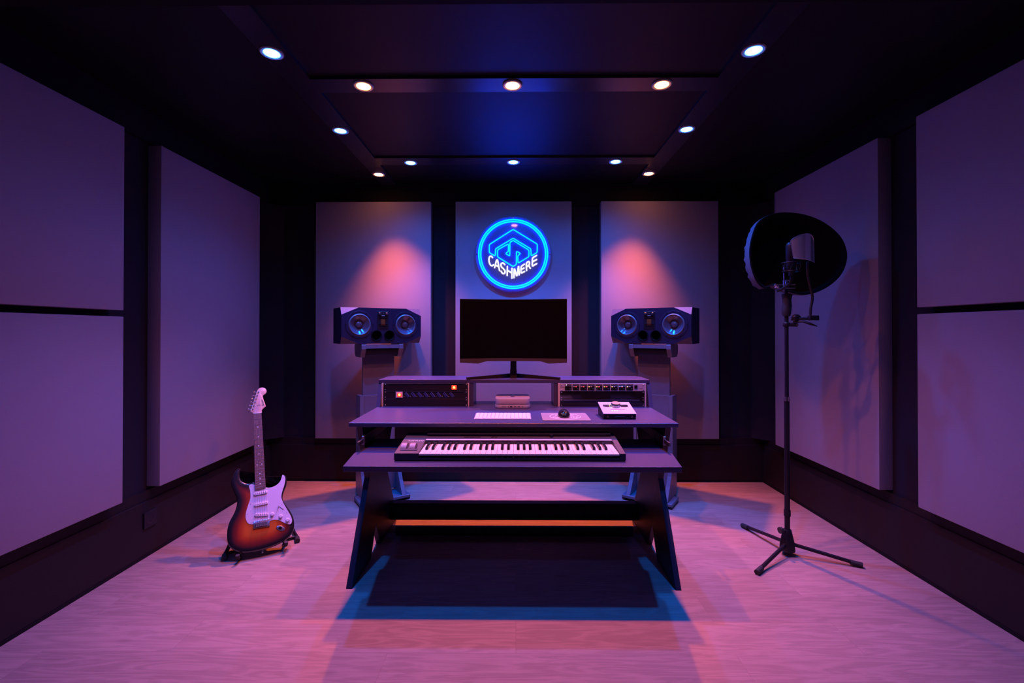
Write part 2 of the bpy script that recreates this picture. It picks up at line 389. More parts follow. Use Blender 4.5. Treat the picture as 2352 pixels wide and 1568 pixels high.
lamp(1520, 193.5, 'w', 'orange ceiling spotlight at the right end of the front cross batten', .8)
lamp(870, 400, 'w', 'orange ceiling spotlight near the back wall above the left loudspeaker', 3.7, (-.17, -.12), .12, 80)
lamp(1490, 398, 'w', 'orange ceiling spotlight near the back wall above the right loudspeaker', 3.7, (-.17, .12), .12, 80)
lamp(624, 121, 'b', 'blue ceiling spotlight on the left batten nearest the camera', 1.1, (0, 0), .55)
lamp(1731, 115, 'b', 'blue ceiling spotlight on the right batten nearest the camera', 1.1, (0, 0), .55)
lamp(782, 299.5, 'b', 'blue ceiling spotlight halfway along the left batten', 1.12)
lamp(1577, 296, 'b', 'blue ceiling spotlight halfway along the right batten', 1.12)
lamp(943, 373, 'b', 'blue ceiling spotlight at the left of the rear cross batten', 1.35, (0, 0), 1.25)
lamp(1179, 371.5, 'b', 'blue ceiling spotlight in the middle of the rear cross batten above the neon sign', 1.35, (0, 0), 1.25)
lamp(1414, 370.5, 'b', 'blue ceiling spotlight at the right of the rear cross batten', 1.35, (0, 0), 1.25)

for x in (-1, 1):
    pr = (x * .985 - .018) 
    nb = copy_tree(pb); nb.location = (pr, .62, H - .0005)

    tag(nb, 'blue ceiling spotlight behind the camera on the %s' % ('left' if x < 0 else 'right'), 'ceiling light', 'blue ceiling spotlights')
    for nm, e, sz in (('spot_beam', 24, 110), ('spill_light', 4, 144)):
        ld = bpy.data.lights.new(nm, 'SPOT'); ld.energy = e; ld.color = (.05, .10, 1.0); ld.spot_size = math.radians(sz); ld.spot_blend = 1.0; ld.shadow_soft_size = .022
        beams.append((ld, nm, nb, (0, 0)))
for ld, nm, o, tilt in beams:
    lo = bpy.data.objects.new(nm, ld); C.objects.link(lo); lo.parent = o; lo.location = (0, 0, -.02); lo.rotation_euler = (tilt[0], tilt[1], 0)

# ------------------------------------------------------------------ neon sign
yn = yp - .03
sg = empty('neon_sign', (0, 0, 0), 'round blue neon sign with house-shaped emblem and white CASHMERE lettering on the back wall', 'neon sign')
c0 = aty(1178.6, 583.1, yn); sg.location = c0
def sp(cx, cy):                                    # point of the emblem, metres from the centre
    return ((cx - 845.5) / 7.129 / 311.5, -(cy - 735) / 7.129 / 311.5)
def neon(name, paths, r, m, label=None, y=0):
    mb = MB()
    for pts, closed in paths:
        q = []
        P = [Vector((*sp(*p), 0)) for p in pts]; n = len(P)
        for i, p in enumerate(P):                  # rounded corners
            if closed or 0 < i < n - 1:
                a, b = P[(i - 1) % n], P[(i + 1) % n]
                ra = min(.008, (a - p).length * .35); rb = min(.008, (b - p).length * .35)
                s0, s1 = p + (a - p).normalized() * ra, p + (b - p).normalized() * rb
                for t in (0, .33, .67, 1): q.append(s0 * (1 - t) ** 2 + p * 2 * t * (1 - t) + s1 * t * t)
            else: q.append(p)
        mb.tube([(p.x, y, p.y) for p in q], r, 8, closed)
    return mb.build(name, m, sg, True, label)
for i, rr in enumerate((78.9, 74.4)):
    R = rr / 311.5
    MB().tube([(R * math.cos(t * PI / 48), 0, R * math.sin(t * PI / 48)) for t in range(96)], .0053, 10, True).build('ring_tube', M['neon_blue'], sg, True)
neon('emblem_tube', [([(845, 332), (1240, 575), (1237, 710), (1142, 768), (1133, 650), (845, 477), (558, 650), (552, 768), (455, 712), (455, 580)], True),
                     ([(925, 885), (1103, 780), (1103, 672), (845, 512), (793, 545), (790, 770), (722, 727), (768, 692), (768, 568), (590, 668), (590, 782), (845, 940), (898, 905), (900, 690), (967, 727), (922, 765)], True)], .0042, M['neon_blue'])
let = {
 'letter_c': [([(512, 800), (492, 768), (462, 772), (447, 815), (455, 880), (478, 922), (505, 930), (528, 905)], False)],
 'letter_a': [([(540, 965), (575, 830), (590, 830), (625, 1015)], False), ([(558, 915), (605, 945)], False)],
 'letter_s': [([(712, 915), (692, 885), (660, 882), (643, 905), (652, 945), (690, 980), (714, 1010), (712, 1045), (690, 1060), (662, 1045), (645, 1008)], False)],
 'letter_h': [([(752, 930), (747, 1095)], False), ([(826, 962), (825, 1140)], False), ([(752, 1000), (825, 1050)], False)],
 'letter_m': [([(858, 1132), (865, 965), (905, 1105), (935, 925), (945, 1085)], False)],
 'letter_e': [([(1035, 897), (975, 940), (972, 1052), (1040, 1018)], False), ([(975, 992), (1030, 962)], False)],
 'letter_r': [([(1066, 1015), (1060, 885), (1098, 850), (1118, 882), (1102, 922), (1064, 945)], False), ([(1100, 925), (1130, 978)], False)],
 'letter_e.001': [([(1236, 755), (1160, 800), (1158, 938), (1238, 888)], False), ([(1162, 865), (1236, 822)], False)]}
for k, v in let.items(): neon(k, v, .005, M['neon_white'], 'glowing white letter')
MB().lathe([(0, .008), (.2785, .008), (.2785, .012), (0, .012)], axis=(0, 1, 0), n=96).build('acrylic_backing', M['acrylic'], sg, False, 'clear acrylic disc')
for sx, sz in ((-1, 0), (1, 0), (0, 1), (0, -1)): MB().cyl((sx * .268, .004, sz * .268), (sx * .268, .03, sz * .268), .005, n=12).build('standoff', M['steel'], sg, True)

# ------------------------------------------------------------------ studio desk
DX = -.013; ZD = .70
desk = empty('studio_desk', (DX, 2.4, 0), 'dark wood studio desk with raised rack shelf, sliding keyboard tray and crossed legs', 'desk')
def dbuild(mb, name, m=None, smooth=False, label=None, parent=None):
    for v in mb.bm.verts: v.co -= Vector((DX, 2.4, 0))
    return mb.build(name, m or M['desk'], parent or desk, smooth, label)
YD0, YD1 = 2.13, 2.80
dbuild(MB().box(-.785, .759, YD0, YD1, ZD - .02, ZD, .0015, 1), 'desktop')
zt = .581
tr_ = dbuild(MB().prism([(-.703, 1.846), (.671, 1.846), (.70, 2.04), (.70, 2.062), (.688, 2.064), (.688, 2.32), (-.715, 2.32), (-.715, 2.064), (-.727, 2.062), (-.727, 2.04)], 'z', zt - .023, zt, .001), 'keyboard_tray')
# legs: two crossed boards each side
for sd in (-1, 1):
    xo = (-.745 if sd < 0 else .722)
    xi = xo - sd * .026
    xa, xb = min(xo, xi), max(xo, xi)
    A = [(2.126, ZD - .02), (2.415, ZD - .02), (2.557, .335), (2.683, .139), (2.755, 0), (2.425, 0), (2.352, .12)]
    B = [(2.395, ZD - .02), (2.71, ZD - .02), (2.322, .115), (2.262, 0), (1.995, 0)]
    dbuild(MB().prism(A, 'x', xa, xb, .001), 'leg', M['desk_leg'])
    dbuild(MB().prism(B, 'x', xa + sd * .0005, xb - sd * .0002, .001), 'leg', M['desk_leg'])
xin0, xin1 = -.719, .696
dbuild(MB().box(xin0, xin1, 2.612, 2.662, .0475, .1425, .001, 1), 'cross_beam', M['desk_leg'])
dbuild(MB().box(-.66, .64, 2.49, 2.515, .010, .056, .001, 1), 'foot_rail', M['desk_leg'])
dbuild(MB().box(xin0, xin1, 2.70, 2.72, .40, ZD - .02), 'back_panel', M['desk_edge'])
for sx in (-.5, .24):
    dbuild(MB().prism([(sx, .648), (sx + .365, .648), (sx + .34, .625), (sx + .02, .625)], 'y', 2.694, 2.701), 'cable_slot', M['black'], label='black cable slot')
for sx in (-.719, .684):
    dbuild(MB().box(sx, sx + .012, 2.12, 2.60, .60, .640, .001, 1).box(sx + .002, sx + .010, 2.05, 2.4, .612, .628), 'drawer_slide', M['steel'], label='steel drawer slide')
# hutch
ZH = .832
dbuild(MB().prism([(-.788, 2.61), (.765, 2.61), (.765, 2.78), (.74, 2.84), (-.763, 2.84), (-.788, 2.78)], 'z', ZH, ZH + .019, .001), 'shelf')
for xa in (-.79, .750):
    dbuild(MB().prism([(2.568, ZD), (2.80, ZD), (2.82, ZH), (2.616, ZH)], 'x', xa, xa + .022, .001), 'side_panel')
for xa, xb in ((-.268, -.244), (.217, .241)):
    dbuild(MB().box(xa, xb, 2.612, 2.80, ZD, ZH, .001, 1), 'divider')
for xa, xb in ((-.7685, -.760), (-.281, -.268), (.241, .251), (.7335, .742)):
    dbuild(MB().box(xa, xb, 2.60, 2.62, ZD, ZH - .001), 'rack_rail', M['raw'], label='bare metal rack rail')

# ------------------------------------------------------------------ rack units
def screw(mb, x, y, z, r=.004): mb.lathe([(0, -.003), (r * .6, -.003), (r, -.0015), (r, .001)], (x, y, z), (0, 1, 0), 12)
def flip(mb, fy):
    return mb
YR = 2.598
def rack(xc, k, label, depth=.15, face=None, cat='rack unit'):
    z0 = ZD + .0005 + k * .0438
    r = empty('rack_unit', (xc, YR, z0), label, cat, 0, 'rack units in the desk shelf')
    MB().box(-.2405, .2405, 0, .004, 0.0006, .0432, .0005, 1).build('faceplate', face or M['blackplastic'], r)
    MB().box(-.218, .218, .004, depth, .001, .042).build('casing', M['blackplastic'], r)
    for sx in (-.232, .232):
        for sz in (.0065, .0365):
            mb = MB(); mb.lathe([(0, -.0028), (.0022, -.0028), (.0036, -.001), (.0036, .001)], (sx, 0, sz), (0, 1, 0), 12)
            mb.build('screw', M['chrome'], r, True)
    return r
XLc, XRc = -.5145, .4925
r = rack(XLc, 2, 'black rack unit with one lit red switch, topmost in the left bay of the desk')
sw = MB().box(.148, .176, -.004, 0, .008, .032, .001, 1).build('switch', M['redlamp'], r, label='glowing red rocker switch')
MB().lathe([(0, -.0052), (.005, -.0048), (.007, -.004)], (.162, 0, .020), (0, 1, 0), 16).build('lamp', M['redcore'], sw)
MB().box(-.215, .215, -.003, 0, .0405, .0432).build('lip', M['desk_edge'], r)
r = rack(XLc, 1, 'rack power strip with eight blue sockets and red switch, middle of the left bay')
MB().box(-.172, -.132, -.003, 0, .004, .039, .001, 1).build('switch_frame', M['grey'], r, label='grey switch frame')
sw = MB().box(-.163, -.139, -.006, -.003, .010, .033, .001, 1).build('switch', M['redlamp'], r, label='glowing red rocker switch')
MB().lathe([(0, -.0072), (.005, -.0068), (.007, -.006)], (-.150, 0, .022), (0, 1, 0), 16).build('lamp', M['redcore'], sw)
for i in range(8):
    x = -.108 + i * .0366
    mt = Matrix.Translation((x, 0, .0215)) @ Matrix.Rotation(math.radians(52), 4, 'Y')
    so = MB().box(-.016, .016, -.002, 0, -.0075, .0075, .001, 1, mtx=mt).build('socket', M['blueplug'], r, label='blue power socket')
    mb = MB()
    for dx in (-.009, 0, .009):
        p = mt @ Vector((dx, -.0025, 0)); mb.lathe([(0, -.0005), (.0025, -.0005), (.0025, .001)], p, (0, 1, 0), 10)
    mb.build('pin_hole', M['gloss'], so)
    MB().lathe([(0, -.003), (.0022, -.002), (.0022, 0)], (x - .017, 0, .012), (0, 1, 0), 10).build('indicator', M['gold'], r)
MB().box(-.215, .215, -.003, 0, .0405, .0432).build('lip', M['desk_edge'], r)
rack(XLc, 0, 'plain black blanking panel, lowest in the left bay of the desk')
# right bay
r = rack(XRc, 2, 'silver rack preamplifier with lit red and yellow buttons, topmost in the right bay', face=M['alu'])
cols = [None, 'wr', 'wr', 'yw', 'yr', 'yr', 'yw', 'wr', 'yw']
for i in range(9):
    x0 = -.213 + i * .0436
    s = MB().box(x0, x0 + .0385, -.0012, 0, .004, .028, .0005, 1).build('channel_section', M['gloss'], r, label='black channel section')
    MB().box(x0, x0 + .0385, -.0012, 0, .0325, .0375).build('meter_window', M['gloss'], s)
    if i == 0:
        MB().ball((x0 + .008, -.002, .035), .0022, 8).build('led', M['led_white'], s)
    else:
        for j, ch in enumerate(cols[i]):
            mm = {'w': M['led_off'], 'r': M['led_red'], 'y': M['led_yel']}[ch]
            MB().box(x0 + .003 + j * .0125, x0 + .011 + j * .0125, -.0035, -.001, .0228, .0268, .0008, 1).build('button', mm, s, label={'w': 'grey button', 'r': 'lit red button', 'y': 'lit yellow button'}[ch])
    for j, rr_ in enumerate((.0034, .0055)):
        MB().lathe([(0, -.009), (rr_ * .8, -.009), (rr_, -.007), (rr_, 0)], (x0 + .009 + j * .0195, -.001, .0115), (0, 1, 0), 16).build('knob', M['blackplastic'], s, True)
MB().box(.1815, .1995, -.004, 0, .014, .034, .001, 1).build('power_switch', M['gloss'], r)
text_part('lettering', 'ADA8200', .007, M['greyprint'], r, Matrix.Translation((-.226, -.0006, .024)) @ FACE)
text_part('lettering', 'behringer', .0055, M['greyprint'], r, Matrix.Translation((.222, -.0006, .018)) @ FACE)
r = rack(XRc, 1, 'plain black rack unit with a glossy face, middle of the right bay', face=M['gloss'])
r = rack(XRc, 0, 'black rack unit with bright steel edge strip, lowest in the right bay of the desk', face=M['gloss'])
MB().box(-.222, .212, -.006, 0, .036, .038).build('edge_strip', M['steel'], r, label='bright steel strip')

# ------------------------------------------------------------------ monitor
zs = ZH + .019
mo = empty('computer_monitor', (0, 0, 0), 'black curved computer monitor on a V-shaped stand on top of the desk shelf', 'monitor')
ym = 2.66; mo.location = (-.0145, ym, zs)
mx_w = .308; z_top = 1.315 - zs; z_bot = .955 - zs
def curve_y(x): return -.048 * (x / mx_w) ** 2
N = 24
def curved_slab(x0, x1, zf0, zf1, t0, t1, n=N):
    mb = MB(); rows = []
    for i in range(n + 1):
        x = x0 + (x1 - x0) * i / n; y = curve_y(x); za, zb = zf0(x), zf1(x)
        rows.append([mb.bm.verts.new(c) for c in ((x, y + t0, za), (x, y + t0, zb), (x, y + t1, zb), (x, y + t1, za))])
    for A, B in zip(rows, rows[1:]):
        for j in range(4): mb.bm.faces.new((A[j], B[j], B[(j + 1) % 4], A[(j + 1) % 4]))
    mb.bm.faces.new(rows[0]); mb.bm.faces.new(list(reversed(rows[-1])))
    bmesh.ops.recalc_face_normals(mb.bm, faces=mb.bm.faces); return mb
curved_slab(-mx_w, mx_w, lambda x: z_bot + .012, lambda x: z_top, .002, .03).build('casing', M['blackplastic'], mo, True)
curved_slab(-mx_w + .003, mx_w - .003, lambda x: z_bot + .016, lambda x: z_top - .003, 0, .003).build('screen', M['screen'], mo, True)
def chin(x):
    a = abs(x)
    if a > .205: return z_bot - .014 + (a - .205) * .08
    if a > .155: return z_bot - .014 * (a - .155) / .05
    return z_bot
curved_slab(-mx_w + .001, mx_w - .001, chin, lambda x: z_bot + .016, -.004, .02, 48).build('bezel', M['kbd'], mo, False, 'lower bezel with two small wedges')
MB().box(-.018, .018, .03, .06, .045, z_bot + .1, .003).build('neck', M['blackplastic'], mo)
MB().box(-.10, .10, .025, .05, z_bot + .05, z_top - .05, .01).build('back_cover', M['blackplastic'], mo)
mb = MB()
for sd in (-1, 1):
    pts0, pts1 = (0, .085), (sd * .268, -.045)
    v = Vector((pts1[0] - pts0[0], pts1[1] - pts0[1])); nn = Vector((-v.y, v.x)).normalized() * .009
    def quad(p, z0, z1): return [(p[0] + nn.x, p[1] + nn.y, z0), (p[0] - nn.x, p[1] - nn.y, z0), (p[0] - nn.x, p[1] - nn.y, z1), (p[0] + nn.x, p[1] + nn.y, z1)]
    a = [mb.bm.verts.new(c) for c in quad(pts0, 0, .026)]; b = [mb.bm.verts.new(c) for c in quad(pts1, 0, .013)]
    fs = [mb.bm.faces.new(a), mb.bm.faces.new(b)] + [mb.bm.faces.new((a[j], b[j], b[(j + 1) % 4], a[(j + 1) % 4])) for j in range(4)]
    bmesh.ops.recalc_face_normals(mb.bm, faces=fs)
mb.box(-.02, .02, .04, .10, 0, .050, .003)
mb.build('stand', M['blackplastic'], mo)

# ------------------------------------------------------------------ things on the desktop
def rounded(w, d, r, n=5):
    p = []
    for cx, cy, a in ((w / 2 - r, d - r, 0), (-w / 2 + r, d - r, PI / 2), (-w / 2 + r, r, PI), (w / 2 - r, r, 1.5 * PI)):
        p += [(cx + r * math.cos(a + PI / 2 * i / n), cy + r * math.sin(a + PI / 2 * i / n)) for i in range(n + 1)]
    return p
dk = empty('docking_hub', (-.0185, 2.53, ZD), 'silver docking hub with ports lying under the mini computer', 'docking hub')
MB().prism(rounded(.197, .197, .035), 'z', .002, .019, .001).build('casing', M['alu'], dk, True)
MB().prism([(x * .96, .004 + y * .96) for x, y in rounded(.197, .197, .035)], 'z', 0, .002).build('base_pad', M['rubber'], dk)
for i, (x, w, h) in enumerate(((-.048, .026, .002), (-.024, .005, .004), (-.008, .014, .007), (.014, .013, .004), (.035, .013, .004), (.055, .009, .0025))):
    MB().box(x - w / 2, x + w / 2, -.0006, .002, .0095 - h / 2, .0095 + h / 2, .0005, 1).build('port', M['gloss'], dk, label='dark port slot')
mc = empty('mini_computer', (-.0185, 2.53, ZD + .0195), 'silver square mini computer stacked on the docking hub', 'computer')
MB().prism(rounded(.195, .195, .035), 'z', 0.001, .034, .003).build('casing', M['alu'], mc, True)
MB().prism([(x * .9, .01 + y * .9) for x, y in rounded(.195, .195, .035)], 'z', 0, .001).build('base_pad', M['rubber'], mc)
MB().lathe([(0, 0), (.014, 0), (.014, .0004), (0, .0004)], (0, .09, .034), n=24).build('emblem', M['gloss'], mc, label='dark round emblem on the lid')

kb = empty('computer_keyboard', (-.065, 2.212, ZD), 'slim white wireless computer keyboard lying at the front of the desktop', 'computer keyboard', rz=-.004)
MB().prism([(0, .0), (0, .003), (.115, .011), (.115, .0)], 'x', -.1395, .1395, .0008).build('casing', M['alu'], kb)
for rw in range(6):
    widths = [1] * 14
    if rw == 0: widths = [1, 1, 1, 1.25, 5, 1.25, 1, 1, 1, 1]
    tot = sum(widths); x = -.136
    for wd in widths:
        ww = wd * .272 / tot; y0 = .004 + rw * .0182
        mt = Matrix.Rotation(math.atan(.008 / .115), 4, 'X')
        MB().box(x + .001, x + ww - .001, y0, y0 + .0160, .003, .0052, .0006, 1, mtx=mt).build('keycap', M['white'], kb)
        x += ww
mp_ = empty('mouse_pad', (.2455, 2.18, ZD), 'grey mouse pad with white ring emblem beside the audio interface', 'mouse pad')
MB().prism(rounded(.234, .20, .012), 'z', 0, .003, .0008).build('cloth_pad', M['pad'], mp_)
MB().tube([(.076 * math.cos(t * PI / 30), .098 + .074 * math.sin(t * PI / 30), .0031) for t in range(60)], .0012, 6, True).build('printed_ring', M['print'], mp_, label='white printed ring')
text_part('printed_lettering', 'CASHMERE', .026, M['print'], mp_, Matrix.Translation((0, .080, .0031)), depth=.0002, label='white printed lettering')
mb = MB()
hp = [(0, .150), (.045, .132), (.045, .115), (.034, .109), (.034, .122), (0, .136), (-.034, .122), (-.034, .109), (-.045, .115), (-.045, .132)]
mb.tube([(x, y, .0031) for x, y in hp], .001, 6, True); mb.build('printed_emblem', M['print'], mp_, label='white printed house emblem')
ms = empty('computer_mouse', (.2405, 2.235, ZD + .003), 'glossy black computer mouse on the mouse pad', 'mouse')
mb = MB(); mb.ball((0, .06, .005), 1, 32, (.033, .062, .029))
for v in mb.bm.verts:
    if v.co.z < .001: v.co.z = .001
    v.co.x *= 1 - .14 * math.exp(-((v.co.y - .075) / .03) ** 2)
mb.build('shell', M['gloss'], ms, True)
MB().cyl((-.004, .022, .026), (.004, .022, .026), .008, n=16).build('scroll_wheel', M['rubber'], ms, True)

ai = empty('audio_interface', (.5065, 2.223, ZD), 'silver wedge-shaped desktop audio interface with big round knob beside the mouse pad', 'audio interface')
MB().prism([(0.004, .0), (0.0, .026), (.15, .058), (.15, .0)], 'x', -.079, .079, .001).build('casing', M['blackplastic'], ai)
tilt = math.atan(.032 / .15)
T = Matrix.Translation((0, 0, .026)) @ Matrix.Rotation(tilt, 4, 'X')
tp = MB().box(-.0805, .0805, -.002, .1545, 0, .003, .0006, 1).build('top_plate', M['alu'], ai); tp.matrix_local = T
kn_ = MB().lathe([(.0235, 0), (.024, .002), (.0225, .015), (.021, .017), (0, .017)], (0, .098, .003), n=48).build('volume_knob', M['steel'], tp, True, label='round metal knob')
MB().prism([(-.063, .115), (-.022, .115), (-.026, .082), (-.050, .082), (-.063, .09)], 'z', .003, .0034).build('meter_window', M['gloss'], tp)
MB().prism([(.063, .115), (.022, .115), (.026, .082), (.050, .082), (.063, .09)], 'z', .003, .0034).build('meter_window', M['gloss'], tp)
MB().tube([(.032 * math.cos(a), .096 + .032 * math.sin(a), .0036) for a in [math.radians(120 + i * 8) for i in range(14)]], .0014, 6).build('level_arc', M['led_green'], tp, label='lit yellow-green level arc')
MB().box(-.036, .036, .048, .052, .003, .0036).build('display_strip', M['desk_edge'], tp)
for x in [-.03 + i * .012 for i in range(6)]:
    MB().lathe([(0, .0012), (.0032, .001), (.0036, 0)], (x, .034, .003), n=12).build('button', M['led_white'] if x < 0 else M['print'], tp, label='small white button')
for x in (-.05, .05): MB().lathe([(0, .0012), (.003, .001), (.0034, 0)], (x, .050, .003), n=12).build('button', M['print'], tp, label='small white button')
for x in (-.058, .058):
    MB().lathe([(.0045, 0), (.0048, -.002), (.003, -.002), (.003, .001)], (x, .0022, .0135), (0, 1, 0), 20).build('jack_socket', M['gold'], ai, True, 'brass-rimmed jack socket')
text_part('lettering', 'UNIVERSAL AUDIO', .006, M['greyprint'], ai, Matrix.Translation((0, .0013, .0135)) @ FACE)

# ------------------------------------------------------------------ midi keyboard
PX0, PX1, PY = -.515, .463, 1.921
cx = (PX0 + PX1) / 2
zb = zt + .0035
pk = empty('piano_keyboard', (cx, PY, zt), 'grey 61-key piano controller keyboard standing on the sliding tray', 'music keyboard')
hw = (PX1 - PX0) / 2
kx0 = -.4105 - cx; kx1 = .4365 - cx
zf = .0325; zr = .060
prof = [(0, .004), (0, zf), (.212, zf + .026), (.262, zf + .030), (.262, .004)]
mb = MB()
mb.prism(prof, 'x', -hw, kx0 - .001, .001).prism(prof, 'x', kx1 + .001, hw, .001)
mb.prism([(.0, .004), (.0, .013), (.02, .013), (.10, .020), (.150, .020), (.150, zf + .0195), (.212, zf + .026), (.262, zf + .030), (.262, .004)], 'x', kx0 - .001, kx1 + .001)
mb.build('casing', M['kbd'], pk, False)
MB().box(-hw + .1, hw - .02, .205, .262, zf + .028, zf + .038, .002).build('rear_ledge', M['blackplastic'], pk)
for x in (-hw + .03, hw - .05):
    for y in (.02, .22): MB().cyl((x, y, 0), (x, y, .005), .009, n=12).build('rubber_foot', M['rubber'], pk)
slope = math.atan(.0085 / .15)
WKW = (kx1 - kx0) / 36
wk = MB().box(.0005, WKW - .0005, 0, .148, 0, .0085, .0012, 2).build('white_key', M['whitekey'], pk)
K0 = Matrix.Rotation(slope * .6, 4, 'X')
wk.matrix_local = Matrix.Translation((kx0, .001, .0225)) @ K0
for i in range(1, 36):
    k = wk.copy(); C.objects.link(k); k.parent = pk; k.matrix_local = Matrix.Translation((kx0 + i * WKW, .001, .0225)) @ K0
# black key with sloping front
bkm = MB().prism([(.0, 0), (.008, .0105), (.092, .0115), (.092, 0)], 'x', -.0058, .0058, .0012)
first = None
for i in range(35):
    if i % 7 in (2, 6): continue
    off = {0: -.0018, 1: .0018, 3: -.0025, 4: 0, 5: .0025}[i % 7]
    if first is None: first = bkm.build('black_key', M['blackkey'], pk); k = first
    else: k = first.copy(); C.objects.link(k); k.parent = pk
    k.matrix_local = Matrix.Translation((kx0 + (i + 1) * WKW + off, .055, .0325)) @ K0
MB().box(kx0, kx1, .1505, .166, zf + .018, zf + .0215, .001, 1).build('trim_strip', M['grey'], pk, label='pale strip behind the keys')
for x in (-.452 - cx, -.421 - cx - .008):
    pass
for j, x in enumerate((-.487 - cx, -.449 - cx)):
    mb = MB(); mb.cyl((x - .012, .075, .025), (x + .012, .075, .025), .033, n=40); mb.build('control_wheel', M['wheel'], pk, True, label='grey pitch and modulation wheel')
MB().box(-.498 - cx, -.425 - cx, .03, .118, .030, .0395, .001, 1, mtx=None).build('wheel_frame', M['kbd'], pk)
S2 = math.atan(.026 / .212)
text_part('lettering', 'KOMPLETE', .0145, M['print'], pk, Matrix.Translation((-.452 - cx, .140, zf + .0182)) @ Matrix.Rotation(S2, 4, 'X'), label='white printed name')
for i in range(3):
    MB().box(-.22 - cx + i * .026 - .02, -.197 - cx + i * .026 - .02, .186, .200, zf + .0225, zf + .0262, .001, 1).build('button', M['blackplastic'], pk)
for i in range(2):
    MB().box(-.115 - cx + i * .016, -.102 - cx + i * .016, .186, .200, zf + .0225, zf + .0262, .001, 1).build('button', M['blackplastic'], pk)
MB().lathe([(0, .016), (.007, .016), (.0085, .014), (.0085, 0)], (.165 - cx, .196, zf + .023), n=24).build('encoder_knob', M['blackplastic'], pk, True)
for i in range(8):
    MB().lathe([(0, .014), (.005, .014), (.006, 0)], (-.06 - cx + i * .0285, .222, zf + .036), n=16).build('knob', M['blackplastic'], pk, True)

# ------------------------------------------------------------------ loudspeakers and stands
ZSP = 1.047
def make_speaker():
    r = empty('studio_loudspeaker', (0, 0, ZSP), 'x', 'loudspeaker')
    w, h, d = .267, .236, .236; ce, cz, cc = .03, .048, .16
    mb = MB(); V = lambda *c: mb.bm.verts.new(c)
    # octagonal baffle at y=0 with folded-back corner facets
    oct_ = [(-w, cz), (-cc + .0, 0), (cc, 0), (w, cz), (w, h - cz), (cc, h), (-cc, h), (-w, h - cz)]
    ov = [V(x, 0, z) for x, z in oct_]
    cr = [V(-w, ce, 0), V(w, ce, 0), V(w, ce, h), V(-w, ce, h)]
    bk = [V(-w, d, 0), V(w, d, 0), V(w, d, h), V(-w, d, h)]
    f = mb.bm.faces.new
    loops = [ov]
    for hx, hz, hr in ((-.153, .125, .071), (.157, .125, .071), (-.043, .053, .0295), (.043, .053, .0295)):
        loops.append([V(hx + hr * math.cos(t * PI / 20), 0, hz + hr * math.sin(t * PI / 20)) for t in range(40)])
    ee = []
    for lp in loops:
        for i in range(len(lp)): ee.append(mb.bm.edges.new((lp[i], lp[(i + 1) % len(lp)])))
    bmesh.ops.triangle_fill(mb.bm, use_beauty=True, use_dissolve=False, edges=ee, normal=(0, -1, 0))
    fa = [f((ov[0], ov[1], cr[0])), f((ov[2], ov[3], cr[1])), f((ov[4], ov[5], cr[2])), f((ov[6], ov[7], cr[3]))]
    f((ov[1], ov[2], cr[1], bk[1], bk[0], cr[0])); f((ov[3], ov[4], cr[2], bk[2], bk[1], cr[1]))
    f((ov[5], ov[6], cr[3], bk[3], bk[2], cr[2])); f((ov[7], ov[0], cr[0], bk[0], bk[3], cr[3])); f((bk[0], bk[1], bk[2], bk[3]))
    for x in fa: x.material_index = 1
    bmesh.ops.recalc_face_normals(mb.bm, faces=mb.bm.faces)
    mb.build('cabinet', None, r, mats=[M['speaker'], M['facet']])
    for x in (-.153, .157):
        fr = MB(); fr.lathe([(.091, 0), (.090, -.002), (.080, -.0035), (.072, -.001), (.072, .001)], (x, 0, .125), (0, 1, 0), 56)
        fo = fr.build('woofer', M['speaker'], r, True)
        MB().lathe([(.072, -.001), (.069, -.0055), (.065, -.0075), (.061, -.0045), (.058, .001)], (x, 0, .125), (0, 1, 0), 56).build('surround', M['surround'], fo, True)
        MB().lathe([(.059, -.001), (.052, .005), (.038, .016), (.022, .027), (.020, .032), (0, .032)], (x, -.0015, .125), (0, 1, 0), 56).build('cone', M['cone'], fo, True)
        MB().lathe([(.024, .027), (.0225, .018), (.017, .012), (.009, .0085), (0, .0075)], (x, -.001, .125), (0, 1, 0), 40).build('dust_cap', M['cone'], fo, True)
        mb = MB()
        for k in range(6):
            a = k * PI / 3
            mb.lathe([(0, -.0045), (.004, -.0045), (.004, 0)], (x + .085 * math.cos(a), 0, .125 + .085 * math.sin(a)), (0, 1, 0), 10)
        mb.build('screw', M['black'], fo, label='ring of six black screws')
    tw = MB().box(-.038, .038, -.003, 0, .098, .214, .001, 1).build('tweeter_plate', M['blackplastic'], r)
    MB().box(-.014, .014, -.0045, -.003, .122, .162, .0005, 1).build('ribbon', M['ribbon'], tw, label='copper-coloured ribbon tweeter')
    mb = MB()
    for z in (.117, .128, .170, .182): mb.box(-.030, .030, -.006, -.003, z, z + .002)
    mb.build('grille_bar', M['blackplastic'], tw)
    for x in (-.024, .024):
        MB().lathe([(0, -.013), (.006, -.013), (.0075, -.011), (.0085, -.003)], (x, 0, .199), (0, 1, 0), 20).build('knob', M['steel'], tw, True, 'small silver knob')
    MB().box(-.003, .003, -.007, -.003, .196, .204).build('toggle_switch', M['steel'], tw)
    MB().box(-.010, .010, -.0036, -.003, .184, .187).build('lettering_bar', M['print'], tw)
    for x in (-.043, .043):
        po = MB().lathe([(.037, 0), (.036, -.004), (.032, -.004), (.029, .002), (.027, .03), (.027, .08)], (x, -.0005, .053), (0, 1, 0), 40).build('bass_port', M['gloss'], r, True)
        MB().lathe([(0, .079), (.0268, .079)], (x, 0, .053), (0, 1, 0), 40).build('port_opening', M['black'], po)
    return r
sp0 = make_speaker()
ang = math.radians(33.5)
sp1 = copy_tree(sp0)
